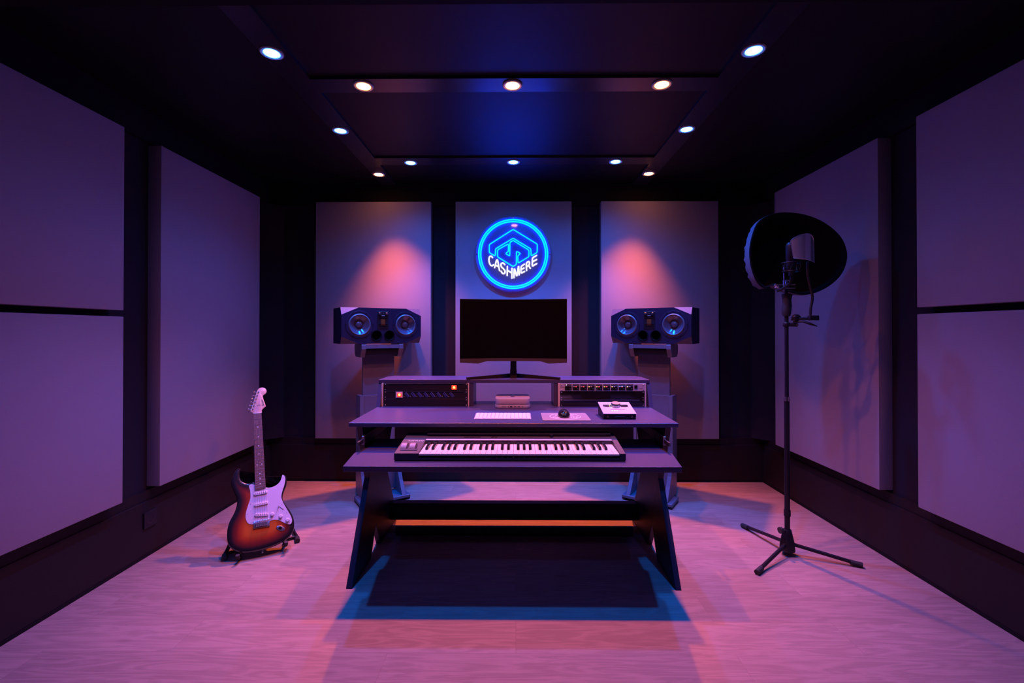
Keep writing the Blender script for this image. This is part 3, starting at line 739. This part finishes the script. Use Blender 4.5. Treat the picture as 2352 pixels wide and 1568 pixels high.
for o, loc, rz, lb in ((sp0, (-.8875, 3.032, ZSP), ang, 'black two-woofer loudspeaker on the left stand'), (sp1, (.8885, 3.038, ZSP), -ang, 'black two-woofer loudspeaker on the right stand')):
    o.location = loc; o.rotation_euler = (0, 0, rz); tag(o, lb, 'loudspeaker', 'pair of studio loudspeakers')

def make_stand():
    r = empty('speaker_stand', (0, 0, 0), 'x', 'speaker stand')
    zt_ = ZSP - .001
    hexp = [(0, zt_ - .008), (.006, zt_), (.17, zt_), (.185, zt_ - .02), (.175, zt_ - .075), (.15, zt_ - .09), (.035, zt_ - .09), (0, zt_ - .035)]
    for x in (-.14, .110): MB().prism(hexp, 'x', x, x + .03, .0015).build('cradle_cheek', M['stand'], r)
    MB().box(-.110, .110, .002, .017, zt_ - .032, zt_ - .006, .001, 1).build('cradle_lip', M['stand'], r)
    MB().box(-.110, .110, .017, .17, zt_ - .075, zt_ - .012).build('cradle_tray', M['blackplastic'], r)
    MB().box(-.1075, .1075, .09, .115, .06, zt_ - .05, .001, 1).build('column', M['stand'], r)
    side = [(.055, .70), (.16, .70), (.16, .15), (.16, .035), (-.07, .035), (-.045, .07), (-.01, .12), (.025, .18), (.047, .25), (.055, .34)]
    for x in (-.135, .110): MB().prism(side, 'x', x, x + .025, .001).build('side_plate', M['stand'], r)
    MB().box(-.110, .110, .068, .088, .05, .698, .001, 1).build('front_plate', M['stand'], r)
    MB().box(-.165, .165, -.075, .09, .016, .035, .002, 1).build('base_plate', M['stand'], r)
    MB().box(-.163, -.145, -.073, .088, .007, .0165).box(.145, .163, -.073, .088, .007, .0165).build('base_rail', M['blackplastic'], r)
    for x in (-.150, .150):
        for y in (-.060, .075): MB().cyl((x, y, 0), (x, y, .021), .009, n=12).build('levelling_foot', M['rubber'], r)
    return r
st0 = make_stand(); st1 = copy_tree(st0)
for o, loc, rz, lb in ((st0, (-.8875, 3.032, 0), ang, 'grey laminate speaker stand behind the left end of the desk'), (st1, (.8885, 3.038, 0), -ang, 'grey laminate speaker stand behind the right end of the desk')):
    o.location = loc; o.rotation_euler = (0, 0, rz); tag(o, lb, 'speaker stand', 'pair of speaker stands')

# ------------------------------------------------------------------ guitar
phi, lean, roll = math.radians(29), math.radians(25.5), math.radians(0)
U = Vector((math.cos(phi), math.sin(phi), 0)); nh = Vector((math.sin(phi), -math.cos(phi), 0))
V = -nh * math.sin(lean) + Vector((0, 0, math.cos(lean))); Wn = U.cross(V)
O = Vector((-1.262, 2.262, .036))
gm = Matrix(((U.x, V.x, Wn.x, O.x), (U.y, V.y, Wn.y, O.y), (U.z, V.z, Wn.z, O.z), (0, 0, 0, 1)))
def g2(px, py, w=0):
    p = onplane(px, py, O + Wn * w, Wn) - O; return (p.dot(U), p.dot(V))
cB = lambda x, y: (490 + x / 6.532, 1060 + y / 6.532)
cH = lambda x, y: (550 + x / 17.42, 880 + y / 17.42)
body_px = [(620, 300), (560, 318), (510, 322), (460, 308), (425, 285), (405, 245), (398, 200), (400, 150), (396, 110), (372, 98), (335, 135), (300, 190), (275, 250), (268, 320), (285, 400), (318, 480), (345, 540), (356, 590), (350, 650), (328, 730), (290, 810), (242, 900), (217, 980), (205, 1060), (205, 1150), (216, 1220), (245, 1280), (300, 1325), (380, 1358), (450, 1368), (550, 1362), (650, 1345), (740, 1322), (850, 1288), (950, 1250), (1050, 1198), (1130, 1140), (1185, 1070), (1210, 1000), (1215, 920), (1200, 840), (1165, 760), (1110, 680), (1062, 610), (1040, 550), (1045, 490), (1065, 430), (1090, 370), (1103, 300), (1100, 240), (1080, 205), (1045, 190), (1028, 212), (1010, 270), (975, 320), (920, 360), (860, 380), (800, 378)]
gt = empty('electric_guitar', (0, 0, 0), 'sunburst electric guitar with white pickguard and maple headstock leaning on its floor stand', 'guitar')
gt.matrix_world = gm
BT = .038
ol = [g2(*cB(x, y)) for x, y in body_px]
ol = [tuple(p) for p in [Vector((a, b, 0)) for a, b in ol]]; ol = [(p[0], p[1]) for p in ol]
ols = [(p.x, p.y) for p in smooth_path([(a, b, 0) for a, b in ol], 3, True)]
def seg_d(p, a, b):
    ax, ay = a; bx, by = b; dx, dy = bx - ax, by - ay
    t = max(0, min(1, ((p[0] - ax) * dx + (p[1] - ay) * dy) / max(1e-12, dx * dx + dy * dy)))
    return math.hypot(p[0] - ax - t * dx, p[1] - ay - t * dy)
def dist(p, poly): return min(seg_d(p, poly[i], poly[(i + 1) % len(poly)]) for i in range(len(poly)))
def inside(p, poly):
    c = False; n = len(poly)
    for i in range(n):
        (x1, y1), (x2, y2) = poly[i], poly[(i + 1) % n]
        if (y1 > p[1]) != (y2 > p[1]) and p[0] < (x2 - x1) * (p[1] - y1) / (y2 - y1) + x1: c = not c
    return c
def body_mesh():
    # rounded edge rings: inset outline towards the interior
    n = len(ols)
    area = sum(ols[i][0] * ols[(i + 1) % n][1] - ols[(i + 1) % n][0] * ols[i][1] for i in range(n))
    sgn = 1 if area > 0 else -1
    def inset(d):
        r = []
        for i in range(n):
            a, b, c = ols[i - 1], ols[i], ols[(i + 1) % n]
            tx, ty = c[0] - a[0], c[1] - a[1]; l = math.hypot(tx, ty) or 1
            r.append((b[0] - sgn * ty / l * d, b[1] + sgn * tx / l * d))
        return r
    R = .007; rings = []
    bm = bmesh.new(); lay = bm.verts.layers.float.new('edge_distance')
    for d, w in ((R, -BT), (R * .3, -BT + R * .3), (0, -BT + R), (0, -R), (R * .3, -R * .3), (R, 0)):
        rings.append([bm.verts.new((x, y, w)) for x, y in inset(d)])
    for k in range(5):
        for i in range(n):
            bm.faces.new((rings[k][i], rings[k][(i + 1) % n], rings[k + 1][(i + 1) % n], rings[k + 1][i]))
    bm.faces.new(rings[0])
    top = inset(R); pts = [Vector(p) for p in top]
    xs = [p[0] for p in top]; ys = [p[1] for p in top]; st = .009
    gx = min(xs)
    while gx < max(xs):
        gy = min(ys)
        while gy < max(ys):
            if inside((gx, gy), top) and dist((gx, gy), top) > .005: pts.append(Vector((gx, gy)))
            gy += st
        gx += st
    vs, es, fs, *_ = delaunay_2d_cdt(pts, [], [list(range(n))], 1, 1e-6)
    bv = []
    for i, p in enumerate(vs):
        v = bm.verts.new((p.x, p.y, 0)); v[lay] = min(1, max(0, dist((p.x, p.y), ols) / .085)); bv.append(v)
    for f in fs:
        try: bm.faces.new([bv[i] for i in f])
        except ValueError: pass
    bmesh.ops.remove_doubles(bm, verts=bm.verts, dist=1e-5)
    bmesh.ops.recalc_face_normals(bm, faces=bm.faces)
    me = bpy.data.meshes.new('body'); bm.to_mesh(me); bm.free()
    me.polygons.foreach_set('use_smooth', [True] * len(me.polygons))
    me.materials.append(M['burst']); o = bpy.data.objects.new('body', me); C.objects.link(o); o.parent = gt; return o
body_mesh()
pg_px = [(600, 343), (560, 340), (538, 358), (538, 385), (550, 430), (556, 500), (550, 570), (520, 660), (493, 745), (483, 820), (490, 870), (512, 915), (545, 937), (600, 940), (700, 940), (850, 890), (900, 873), (960, 873), (1010, 890), (1060, 915), (1120, 938), (1158, 935), (1178, 905), (1178, 862), (1160, 810), (1120, 740), (1070, 655), (1038, 590), (1022, 540), (1026, 480), (1048, 405), (1068, 335), (1078, 270), (1068, 222), (1042, 197), (1028, 222), (1010, 280), (970, 332), (910, 370), (850, 388), (790, 388), (700, 360)]
pg = MB().prism([(q.x, q.y) for q in smooth_path([(*g2(*cB(x, y), .001), 0) for x, y in pg_px], 3, True)], 'z', 0, .0022, .0005).build('pickguard', M['pickguard'], gt)
mb = MB()
for x, y in ((563, 365), (810, 404), (1043, 240), (1033, 395), (1028, 640), (1102, 762), (1145, 903), (862, 862), (568, 918), (510, 786), (560, 637)):
    u, v = g2(*cB(x, y)); mb.lathe([(0, .0034), (.0016, .003), (.0022, .0022)], (u, v, 0), (0, 0, 1), 10)
mb.build('screws', M['steel'], pg, label='small steel screws').name = 'screw'
def bar(p0, p1, w, z0, z1, name, m, label=None, rnd=True, parent=None):
    a, b_ = Vector(p0), Vector(p1); d = (b_ - a); L_ = d.length; a_ = math.atan2(d.y, d.x)
    mt = Matrix.Translation((*((a + b_) / 2), 0)) @ Matrix.Rotation(a_, 4, 'Z')
    o = MB().prism([(x, y - w / 2) for x, y in rounded(L_, w, w * .45 if rnd else .001, 4)], 'z', z0, z1, .0008).build(name, m, parent or gt, True, label)
    o.matrix_local = mt; return o
for (x0, y0, x1, y1) in ((606, 490, 812, 450), (612, 655, 822, 610), (618, 800, 826, 790)):
    p0, p1 = g2(*cB(x0, y0)), g2(*cB(x1, y1))
    pu = bar(p0, p1, .0155, .002, .008, 'pickup', M['pickup'])
    mb = MB(); L_ = (Vector(p1) - Vector(p0)).length
    for i in range(6): mb.lathe([(0, .0086), (.0018, .0086), (.002, .007)], (-.022 + i * .0088, 0, 0), (0, 0, 1), 10)
    mb.build('pole_piece', M['steel'], pu)
p0, p1 = g2(*cB(604, 952)), g2(*cB(846, 912))
br_ = bar(p0, p1, .034, .0, .007, 'bridge', M['chrome'], 'chrome bridge', False)
for i in range(6):
    o = MB().box(-.0035, .0035, -.011, .008, .007, .0125, .0008, 1).build('saddle', M['chrome'], br_, False); o.location = (-.0225 + i * .009, 0, 0)
jc = g2(*cB(1010, 998)); 
mt = Matrix.Translation((*jc, 0)) @ Matrix.Rotation(math.radians(-29), 4, 'Z')
jp = MB().prism([(.0215 * math.cos(t * PI / 16), .0115 * math.sin(t * PI / 16)) for t in range(32)], 'z', -.0005, .003, .001).build('jack_plate', M['chrome'], gt, True, 'chrome oval jack plate'); jp.matrix_local = mt
MB().prism([(.008 * math.cos(t * PI / 10) - .002, .007 * math.sin(t * PI / 10)) for t in range(20)], 'z', .003, .0034).build('jack_socket', M['gloss'], jp)
for x, y in ((885, 790), (1010, 820), (1115, 875)):
    u, v = g2(*cB(x, y), .006); MB().lathe([(0, .0125), (.0065, .0125), (.0072, .011), (.0085, .004), (.0105, .0022), (.0105, .002)], (u, v, 0), (0, 0, 1), 24).build('control_knob', M['pickguard'], gt, True)
u0, v0 = g2(*cB(980, 672)); MB().cyl((u0, v0, .002), (u0 - .002, v0 - .001, .016), .0022, n=10).build('selector_switch', M['pickguard'], gt, True)
u0, v0 = g2(*cB(968, 660)); u1, v1 = g2(*cB(1052, 722)); bar((u0, v0), (u1, v1), .0022, .002, .0026, 'switch_slot', M['black'])
# neck
nl, nr = g2(581.9, 950.3, .006), g2(600.5, 948.4, .006); bl, brr = g2(*cB(625, 422), .006), g2(*cB(787, 385), .006)
MB().prism([nl, nr, brr, bl], 'z', -.016, .004, .001).build('neck', M['maple'], gt, label='pale maple neck')
fb = MB().prism([nl, nr, brr, ((bl[0] + brr[0]) / 2, (bl[1] + brr[1]) / 2 - .003), bl], 'z', .004, .0085, .0006).build('fingerboard', M['rosewood'], gt, label='dark rosewood fingerboard')
bridge_mid = Vector(((p0[0] + p1[0]) / 2, (p0[1] + p1[1]) / 2)); nut_mid = Vector(((nl[0] + nr[0]) / 2, (nl[1] + nr[1]) / 2))
sc = (bridge_mid - nut_mid).length
nutL, nutR = Vector(nl), Vector(nr); bdL, bdR = Vector(bl), Vector(brr)
flen = ((bdL + bdR) / 2 - nut_mid).length
pos = [0]
for i in range(1, 21): pos.append(sc * (1 - 2 ** (-i / 12)))
for i in range(1, 21):
    t = pos[i] / flen
    if t > .985: break
    a, b_ = nutL.lerp(bdL, t), nutR.lerp(bdR, t)
    MB().tube([(a.x, a.y, .0087), (b_.x, b_.y, .0087)], .0008, 6).build('fret', M['steel'], fb)
for i in (3, 5, 7, 9, 12, 15, 17, 19):
    t = (pos[i - 1] + pos[i]) / 2 / flen
    if t > .98: break
    c = (nutL + nutR) / 2; c2 = (bdL + bdR) / 2; q = c.lerp(c2, t); ex = (nutR.lerp(bdR, t) - nutL.lerp(bdL, t))
    for s_ in ((-.24, .24) if i == 12 else (0,)):
        p = q + ex * s_; MB().lathe([(0, .0089), (.0027, .0089), (.0027, .008)], (p.x, p.y, 0), (0, 0, 1), 12).build('inlay_dot', M['pearl'], fb, label='pearl dot')
mb = MB(); mb.tube([(nl[0] - .0005, nl[1] + .0015, .007), (nr[0] + .0005, nr[1] + .0015, .007)], .0028, 8); mb.build('nut', M['pearl'], gt, True, 'white nut')
hs_px = [(440, 1110), (480, 1010), (560, 760), (640, 500), (700, 330), (735, 255), (800, 197), (880, 172), (960, 177), (1040, 215), (1080, 280), (1080, 345), (1040, 410), (980, 450), (942, 480), (932, 520), (960, 640), (1010, 780), (1050, 900), (1042, 930), (985, 968), (925, 1025), (888, 1090), (876, 1180), (560, 1205), (530, 1180)]
hs = MB().prism([(q.x, q.y) for q in smooth_path([(*g2(*cH(x, y)), 0) for x, y in hs_px], 3, True)], 'z', -.012, .001, .0008).build('headstock', M['maple'], gt, True, 'pale maple headstock')
tun = [(775, 345), (725, 480), (680, 610), (637, 745), (592, 885), (545, 1028)]
for x, y in tun:
    u, v = g2(*cH(x, y)); mb = MB(); mb.cyl((u, v, 0), (u, v, .009), .0032, n=14)
    mb.build('string_post', M['chrome'], hs, True)
    du = Vector(g2(*cH(x - 190, y - 22))); dv = Vector((u, v)); mb = MB()
    mb.cyl((*dv, -.014), (*du, -.014), .0022, n=8); mb.ball((*du, -.014), .0068, 12, (1, .7, 1)); 
    mb.build('tuning_peg', M['chrome'], hs, True)
su, sv = g2(*cH(925, 790)); text_part('lettering', 'Squier', .016, M['darkprint'], hs, Matrix.Translation((su, sv, .0012)) @ Matrix.Rotation(math.radians(100), 4, 'Z'), depth=.0002, shear=.35, label='black script lettering')
su, sv = g2(*cH(780, 880)); text_part('lettering', 'Mini', .010, M['darkprint'], hs, Matrix.Translation((su, sv, .0012)) @ Matrix.Rotation(math.radians(12), 4, 'Z'), depth=.0002)
for i in range(6):
    t = (i + .7) / 6.4
    a = nutL.lerp(nutR, t); s_ = Vector(p0).lerp(Vector(p1), .12 + .76 * i / 5)
    hp_ = Vector(g2(*cH(*tun[5 - i])))
    MB().tube([(hp_.x, hp_.y, .006), (a.x, a.y, .0102), (s_.x, s_.y, .0125)], .00045, 5).build('string', M['steel'], gt)
su, sv = g2(603, 1266)
MB().lathe([(0, -.012), (.006, -.012), (.004, -.008), (.004, 0)], (su, sv + .006, -BT / 2), (0, 1, 0), 14).build('strap_button', M['chrome'], gt, True)
su, sv = g2(549, 1077)
MB().lathe([(.004, -.004), (.004, 0), (.006, .006), (0, .007)], (su, sv - .002, -BT / 2), (0, 1, 0), 14).build('strap_button', M['chrome'], gt, True)

# guitar stand
def gp(u, v, w): return O + U * u + V * v + Wn * w
gs = empty('guitar_stand', (O.x, O.y, 0), 'low black folding floor stand under the electric guitar', 'guitar stand')
Og = Vector((O.x, O.y, 0))
fl, frr = atz(515, 1281, .012) - Og, atz(683, 1240, .012) - Og
back = -nh
for p, nm in ((fl, -1), (frr, 1)):
    c_ = p + back * .22 + U * (-nm * .02)
    top = p + back * .07 + Vector((0, 0, .05)) - U * nm * .03
    yoke = gp(nm * .075, .028 if nm < 0 else .03, -BT - .012) - Og
    f_ = MB().tube([p + Vector((0, 0, 0)), c_ + Vector((0, 0, 0))], .009, 10).tube([p + back * .05 + Vector((0, 0, .0)), top], .008, 10)
    f_.build('leg', M['blackplastic'], gs, True)
    mb = MB()
    mb.tube([p - back * .012, p + back * .03], [.0125, .0125], 12).tube([c_ - back * .02, c_ + back * .012], .0125, 12)
    mb.build('rubber_foot', M['rubber'], gs, True)
    # arm under the body with padded tip
    s0 = gp(nm * .095, .000 if nm < 0 else .018, -BT - .012) - Og; s1 = gp(nm * .105, -.012 if nm < 0 else .004, .014) - Og
    MB().tube([top, s0 + Vector((0, 0, -.012)), s1], .0075, 10).build('support_arm', M['blackplastic'], gs, True)
    MB().tube([s1 - (s1 - s0).normalized() * .004, s1 + Vector((0, 0, .016))], .0095, 12).build('padded_tip', M['rubber'], gs, True)
MB().tube([fl + back * .07 + Vector((0, 0, .05)) + U * .03, frr + back * .07 + Vector((0, 0, .05)) - U * .03], .008, 10).tube([fl + back * .05, frr + back * .05], .007, 10).build('crossbar', M['blackplastic'], gs, True)

# ------------------------------------------------------------------ microphone stand
mx, my = 1.374, 2.322
def mz(py): return CAM.z - (py - 760) / 450.
mst = empty('microphone_stand', (mx, my, 0), 'black tripod microphone stand in front of the right wall', 'microphone stand')
Om = Vector((mx, my, 0))
tips = [atz(1707, 1207, .012) - Om, atz(1740, 1313, .012) - Om, atz(1976, 1297, .012) - Om]
for t in tips:
    d = t.normalized()
    lg = MB().tube([Vector((d.x * .03, d.y * .03, .055)), t + Vector((0, 0, .002))], .0088, 12).build('leg', M['blackplastic'], mst, True)
    MB().tube([t - Vector((d.x, d.y, 0)) * .04 + Vector((0, 0, .006)), t + Vector((d.x, d.y, 0)) * .008], [.0115, .0125], 12).build('rubber_foot', M['rubber'], lg, True)
hub = MB(); n3 = [math.atan2(t.y, t.x) for t in tips]
hub.lathe([(0, .022), (.036, .022), (.040, .032), (.038, .055), (.022, .120), (.018, .128), (0, .128)], n=6)
hub.build('base_hub', M['blackplastic'], mst)
MB().cyl((0, 0, .1), (0, 0, .790), .0125, n=20).build('lower_tube', M['blackplastic'], mst, True)
MB().cyl((0, 0, .775), (0, 0, 1.215), .0095, n=20).build('upper_tube', M['blackplastic'], mst, True)
MB().cyl((0, 0, .775), (0, 0, .795), .0145, n=20).build('collar', M['steel'], mst, True, 'thin steel collar')
MB().cyl((0, 0, .195), (0, 0, .225), .0155, n=20).build('sleeve', M['blackplastic'], mst, True)
MB().cyl((-.015, -.01, .125), (-.035, -.014, .128), .004, n=10).cyl((-.035, -.014, .128), (-.048, -.016, .128), .0165, n=8).build('wing_knob', M['rubber'], mst)
zg0, zg1 = mz(726), mz(675)
MB().lathe([(.0, zg0), (.016, zg0), (.0205, zg0 + .012), (.0215, zg0 + .035), (.0185, zg0 + .065), (.0185, zg0 + .085), (.0215, zg1 - .008), (.021, zg1), (0, zg1)], n=24).build('clutch_grip', M['rubber'], mst, True)
MB().tube([(.014, -.004, zg0 + .012), (.017, -.004, zg0 + .05), (.015, -.004, zg1 - .03), (.02, -.004, zg1 - .003)], [.006, .0075, .007, .008], 10).build('clutch_lever', M['blackplastic'], mst, True)
MB().cyl((0, 0, zg1 - .01), (0, 0, mz(664)), .008, n=16).build('top_tube', M['blackplastic'], mst, True)
MB().cyl((.0, 0, mz(664)), (.0, 0, mz(646)), .0055, n=16).lathe([(0, mz(646)), (.017, mz(646)), (.017, mz(644)), (0, mz(642.5))], n=20).build('thumb_screw', M['chrome'], mst, True, 'chrome thumb screw')
# bracket, rod
zb_ = mz(663)
MB().box(-.052, .04, -.012, .012, zb_, zb_ + .003).box(-.05, .04, -.012, .012, zb_ + .018, zb_ + .021).box(-.052, -.049, -.012, .012, zb_, zb_ + .02).build('bracket', M['steel'], mst)
MB().cyl((-.020, -.015, mz(670)), (-.020, -.015, mz(614)), .0032, n=12).cyl((-.020, -.015, mz(660)), (-.020, -.015, mz(645)), .0048, n=12).build('height_rod', M['steel'], mst, True, 'thin steel rod')
MB().tube([(-.045, -.01, zb_ + .004), (-.062, -.012, zb_ + .018), (-.066, -.012, zb_ + .020)], .006, 10).build('bracket_bolt', M['steel'], mst, True)

# reflection shield : egg-shaped shell, opening towards the room and slightly right
ysh = my + .03
rim_px = [(1722, 600), (1721, 570), (1727, 540), (1738, 513), (1757, 497), (1785, 488), (1815, 487), (1850, 492), (1885, 505), (1915, 525), (1937, 550), (1947, 580), (1944, 608), (1930, 635), (1905, 657), (1875, 672), (1845, 677), (1815, 671), (1790, 660), (1775, 655), (1755, 662), (1738, 648), (1728, 625)]
sh = empty('reflection_shield', (0, 0, 0), 'black egg-shaped foam vocal shield mounted behind the studio microphone', 'vocal shield')
pn = Vector((-.30, -.95, .0)).normalized()          # opening normal
So = aty(1835, 583, ysh); sh.location = So
rim = [onplane(x, y, So, pn) - So for x, y in rim_px]
rim = smooth_path(rim, 3, True)
bdir = Vector((.12, .993, 0)).normalized()
cen = Vector((0, 0, 0))
def shell_rings(off, fn):
    mb = MB(); rings = []
    for k, (s_, dpt, wob) in enumerate(fn):
        ring = []
        for i, p in enumerate(rim):
            q = cen + (p - cen) * s_ + bdir * dpt
            a = i / len(rim) * 2 * PI
            if wob: q += (p - cen).normalized() * wob * math.sin(a * 26 + k * 1.3)
            ring.append(mb.bm.verts.new(q))
        rings.append(ring)
    n = len(rim)
    for A, B in zip(rings, rings[1:]):
        for i in range(n): mb.bm.faces.new((A[i], A[(i + 1) % n], B[(i + 1) % n], B[i]))
    mb.bm.faces.new(rings[-1])
    return mb
outer = shell_rings(0, [(.995, .004, 0), (1.0, .012, 0), (1.0, .04, 0), (.985, .07, .002), (.95, .10, .005), (.87, .14, .006), (.72, .17, .004), (.45, .19, 0), (.2, .195, 0)])
outer.build('fabric_cover', M['cloth'], sh, True, 'dark stretch fabric cover')
inner = shell_rings(0, [(.996, .003, 0), (.98, -.003, 0), (.94, .002, 0), (.92, .03, 0), (.88, .07, 0), (.78, .11, 0), (.6, .14, 0), (.3, .155, 0)])
inner.build('foam_lining', M['foam'], sh, True, 'black foam lining')
# microphone with shock mount
ymic = my - .07
mc0 = aty(1818, 612, ymic)
mic = empty('studio_microphone', mc0, 'black studio microphone hanging in a round shock mount in front of the vocal shield', 'microphone')
Z0 = 0
MB().lathe([(0, -.02), (.018, -.02), (.022, -.012), (.024, .0), (.024, .035), (.026, .04), (.026, .10), (.022, .115), (.012, .122), (0, .124)], n=28).build('body', M['blackplastic'], mic, True)
sm = MB()
for z, R in ((.018, .044), (-.024, .040)):
    sm.tube([(R * math.cos(t * PI / 16), R * math.sin(t * PI / 16), z) for t in range(32)], .0025, 8, True)
for k in range(4):
    a = k * PI / 2 + .4
    sm.tube([(.044 * math.cos(a), .044 * math.sin(a), .018), (.048 * math.cos(a), .048 * math.sin(a), -.004), (.04 * math.cos(a), .04 * math.sin(a), -.024)], .0022, 6)
smo = sm.build('shock_mount', M['blackplastic'], mic, True)
sm = MB()
for k in range(8):
    a = k * PI / 4; b_ = a + .55
    sm.tube([(.044 * math.cos(a), .044 * math.sin(a), .018), (.022 * math.cos(b_), .022 * math.sin(b_), -.008)], .001, 5)
    sm.tube([(.04 * math.cos(a), .04 * math.sin(a), -.024), (.022 * math.cos(b_), .022 * math.sin(b_), .01)], .001, 5)
sm.build('elastic_cord', M['rubber'], mic)
MB().cyl((0, 0, -.045), (0, 0, -.02), .014, n=18).cyl((0, 0, -.065), (0, 0, -.043), .0085, n=14).cyl((.006, 0, -.055), (.016, 0, -.055), .003, n=8).build('swivel_joint', M['blackplastic'], mic, True)
MB().tube([(0, 0, -.06), (-.004, .01, -.085), (-.02, .04, -.105), (-.032, .065, -.115)], .007, 10).build('mount_arm', M['blackplastic'], mic, True)
# metal pop screen with gooseneck and clamp
ypop = my - .15
pop = empty('pop_filter', (0, 0, 0), 'curved steel pop screen on a black gooseneck clamped to the microphone stand', 'pop filter')
pc = aty(1843, 571, ypop); pop.location = pc
s_ = F / ypop
pp = [(1816, 552), (1822, 546), (1832, 541), (1845, 539), (1856, 541), (1864, 547), (1868, 556), (1870, 575), (1871, 603), (1818, 593)]
mb = MB()
P3 = []
for x, y in pp:
    q = aty(x, y, ypop) - pc; P3.append(q)
# bulged sheet: grid between left/right edges
nX, nZ = 14, 14
poly = [(q.x, q.z) for q in P3]; xs = [a for a, _ in poly]; zs_ = [b for _, b in poly]
x0, x1 = min(xs), max(xs)
def zrange(x):
    hits = []
    for i in range(len(poly)):
        (xa, za), (xb, zb2) = poly[i], poly[(i + 1) % len(poly)]
        if (xa - x) * (xb - x) <= 0 and abs(xa - xb) > 1e-9:
            t = (x - xa) / (xb - xa); hits.append(za + (zb2 - za) * t)
    return (min(hits), max(hits)) if hits else (0, 0)
for side in (0, 1):
    g = []
    for i in range(nX + 1):
        x = x0 + .0003 + (x1 - x0 - .0006) * i / nX; za, zb2 = zrange(x); t = (i / nX - .5) * 2
        y = -.028 * (1 - t * t) + .0015 * side
        g.append([mb.bm.verts.new((x, y, za + (zb2 - za) * j / nZ)) for j in range(nZ + 1)])
    for i in range(nX):
        for j in range(nZ): mb.bm.faces.new((g[i][j], g[i + 1][j], g[i + 1][j + 1], g[i][j + 1]))
mb.build('metal_screen', M['popsteel'], pop, True, 'shiny perforated steel screen')
mb = MB()
for nm in range(2):
    pass
ed = []
for i in range(nX + 1):
    x = x0 + .0003 + (x1 - x0 - .0006) * i / nX; za, zb2 = zrange(x); t = (i / nX - .5) * 2; ed.append((x, -.028 * (1 - t * t), za))
top_e = []
for i in range(nX, -1, -1):
    x = x0 + .0003 + (x1 - x0 - .0006) * i / nX; za, zb2 = zrange(x); t = (i / nX - .5) * 2; top_e.append((x, -.028 * (1 - t * t), zb2))
mb.tube(ed + top_e, .0016, 6, True); mb.build('screen_rim', M['chrome'], pop, True)
def pq(x, y, dy=0): return aty(x, y, ypop + dy) - pc
MB().tube(smooth_path([pq(1855, 601), pq(1855, 620, .01), pq(1857, 640, .03), pq(1863, 665, .05), pq(1866, 685, .06), pq(1862, 708, .07), pq(1861, 730, .075)], 6), .0062, 10).build('gooseneck', M['rubber'], pop, True)
Yc = .13
cl = MB()
a_, b_ = pq(1817, 733, Yc), pq(1878, 731, .075)
cl.tube([a_, pq(1845, 731, .1), b_], [.007, .007, .009], 10)
cl.ball(pq(1829, 729, Yc - .01), .023, 14, (1, .7, .72))
cl.box(*sum(([c - h, c + h] for c, h in zip(pq(1868, 730, .075), (.022, .012, .012))), []), .002)
cl.build('clamp_body', M['blackplastic'], pop, True)
MB().tube([pq(1822, 739, Yc), pq(1845, 738, .1), pq(1862, 744, .08), pq(1877, 749, .075)], [.005, .006, .006, .002], 8).build('clamp_lever', M['blackplastic'], pop, True)
MB().cyl(pq(1803, 745, .15), pq(1832, 746, Yc), .0095, n=14).lathe([(.0135, -.011), (.016, -.008), (.016, .008), (.0135, .011)], Vector((mx, my, mz(745))) - pc, (0, 0, 1), 20).build('pole_clamp', M['blackplastic'], pop, True)
MB().cyl(pq(1831, 746, Yc - .012), pq(1831, 746, Yc - .02), .006, n=12).build('bolt', M['steel'], pop, True)

# ------------------------------------------------------------------ wall socket, floor cable
ws_p = [atz(343, 1190, .18)]
cs = (CAM.x - XL)
d = ray(343, 1190); t = (XL - CAM.x) / d.x; q = CAM + d * t
ws = empty('wall_socket', q, 'black wall power socket on the left skirting', 'wall socket')
MB().box(0, .008, -.04, .04, -.04, .04, .002).build('cover_plate', M['blackplastic'], ws)
MB().lathe([(.020, .0085), (.022, .0085), (.022, .007), (0.0, .002)], axis=(1, 0, 0), n=28).build('socket', M['gloss'], ws, True)
cb = smooth_path([(-.70, 2.90, .004), (-.5, 2.86, .004), (-.30, 2.80, .004), (-.05, 2.83, .004), (.2, 2.79, .004), (.45, 2.86, .004), (.72, 2.92, .004)], 8)
tag(MB().tube(cb, .004, 8).build('power_cable', M['rubber'], None, True), 'black cable lying on the floor behind the desk legs', 'cable')

# ------------------------------------------------------------------ world, colour
w = bpy.data.worlds.new('World'); bpy.context.scene.world = w; w.use_nodes = True
w.node_tree.nodes['Background'].inputs[0].default_value = (0.01, 0.008, 0.02, 1); w.node_tree.nodes['Background'].inputs[1].default_value = .3
vs = bpy.context.scene.view_settings
vs.view_transform = 'Standard'; vs.look = 'None'; vs.gamma = 1; vs.use_curve_mapping = False; vs.exposure = 0.0
bpy.context.scene.cycles.max_bounces = 8
bpy.context.scene.cycles.use_denoising = True
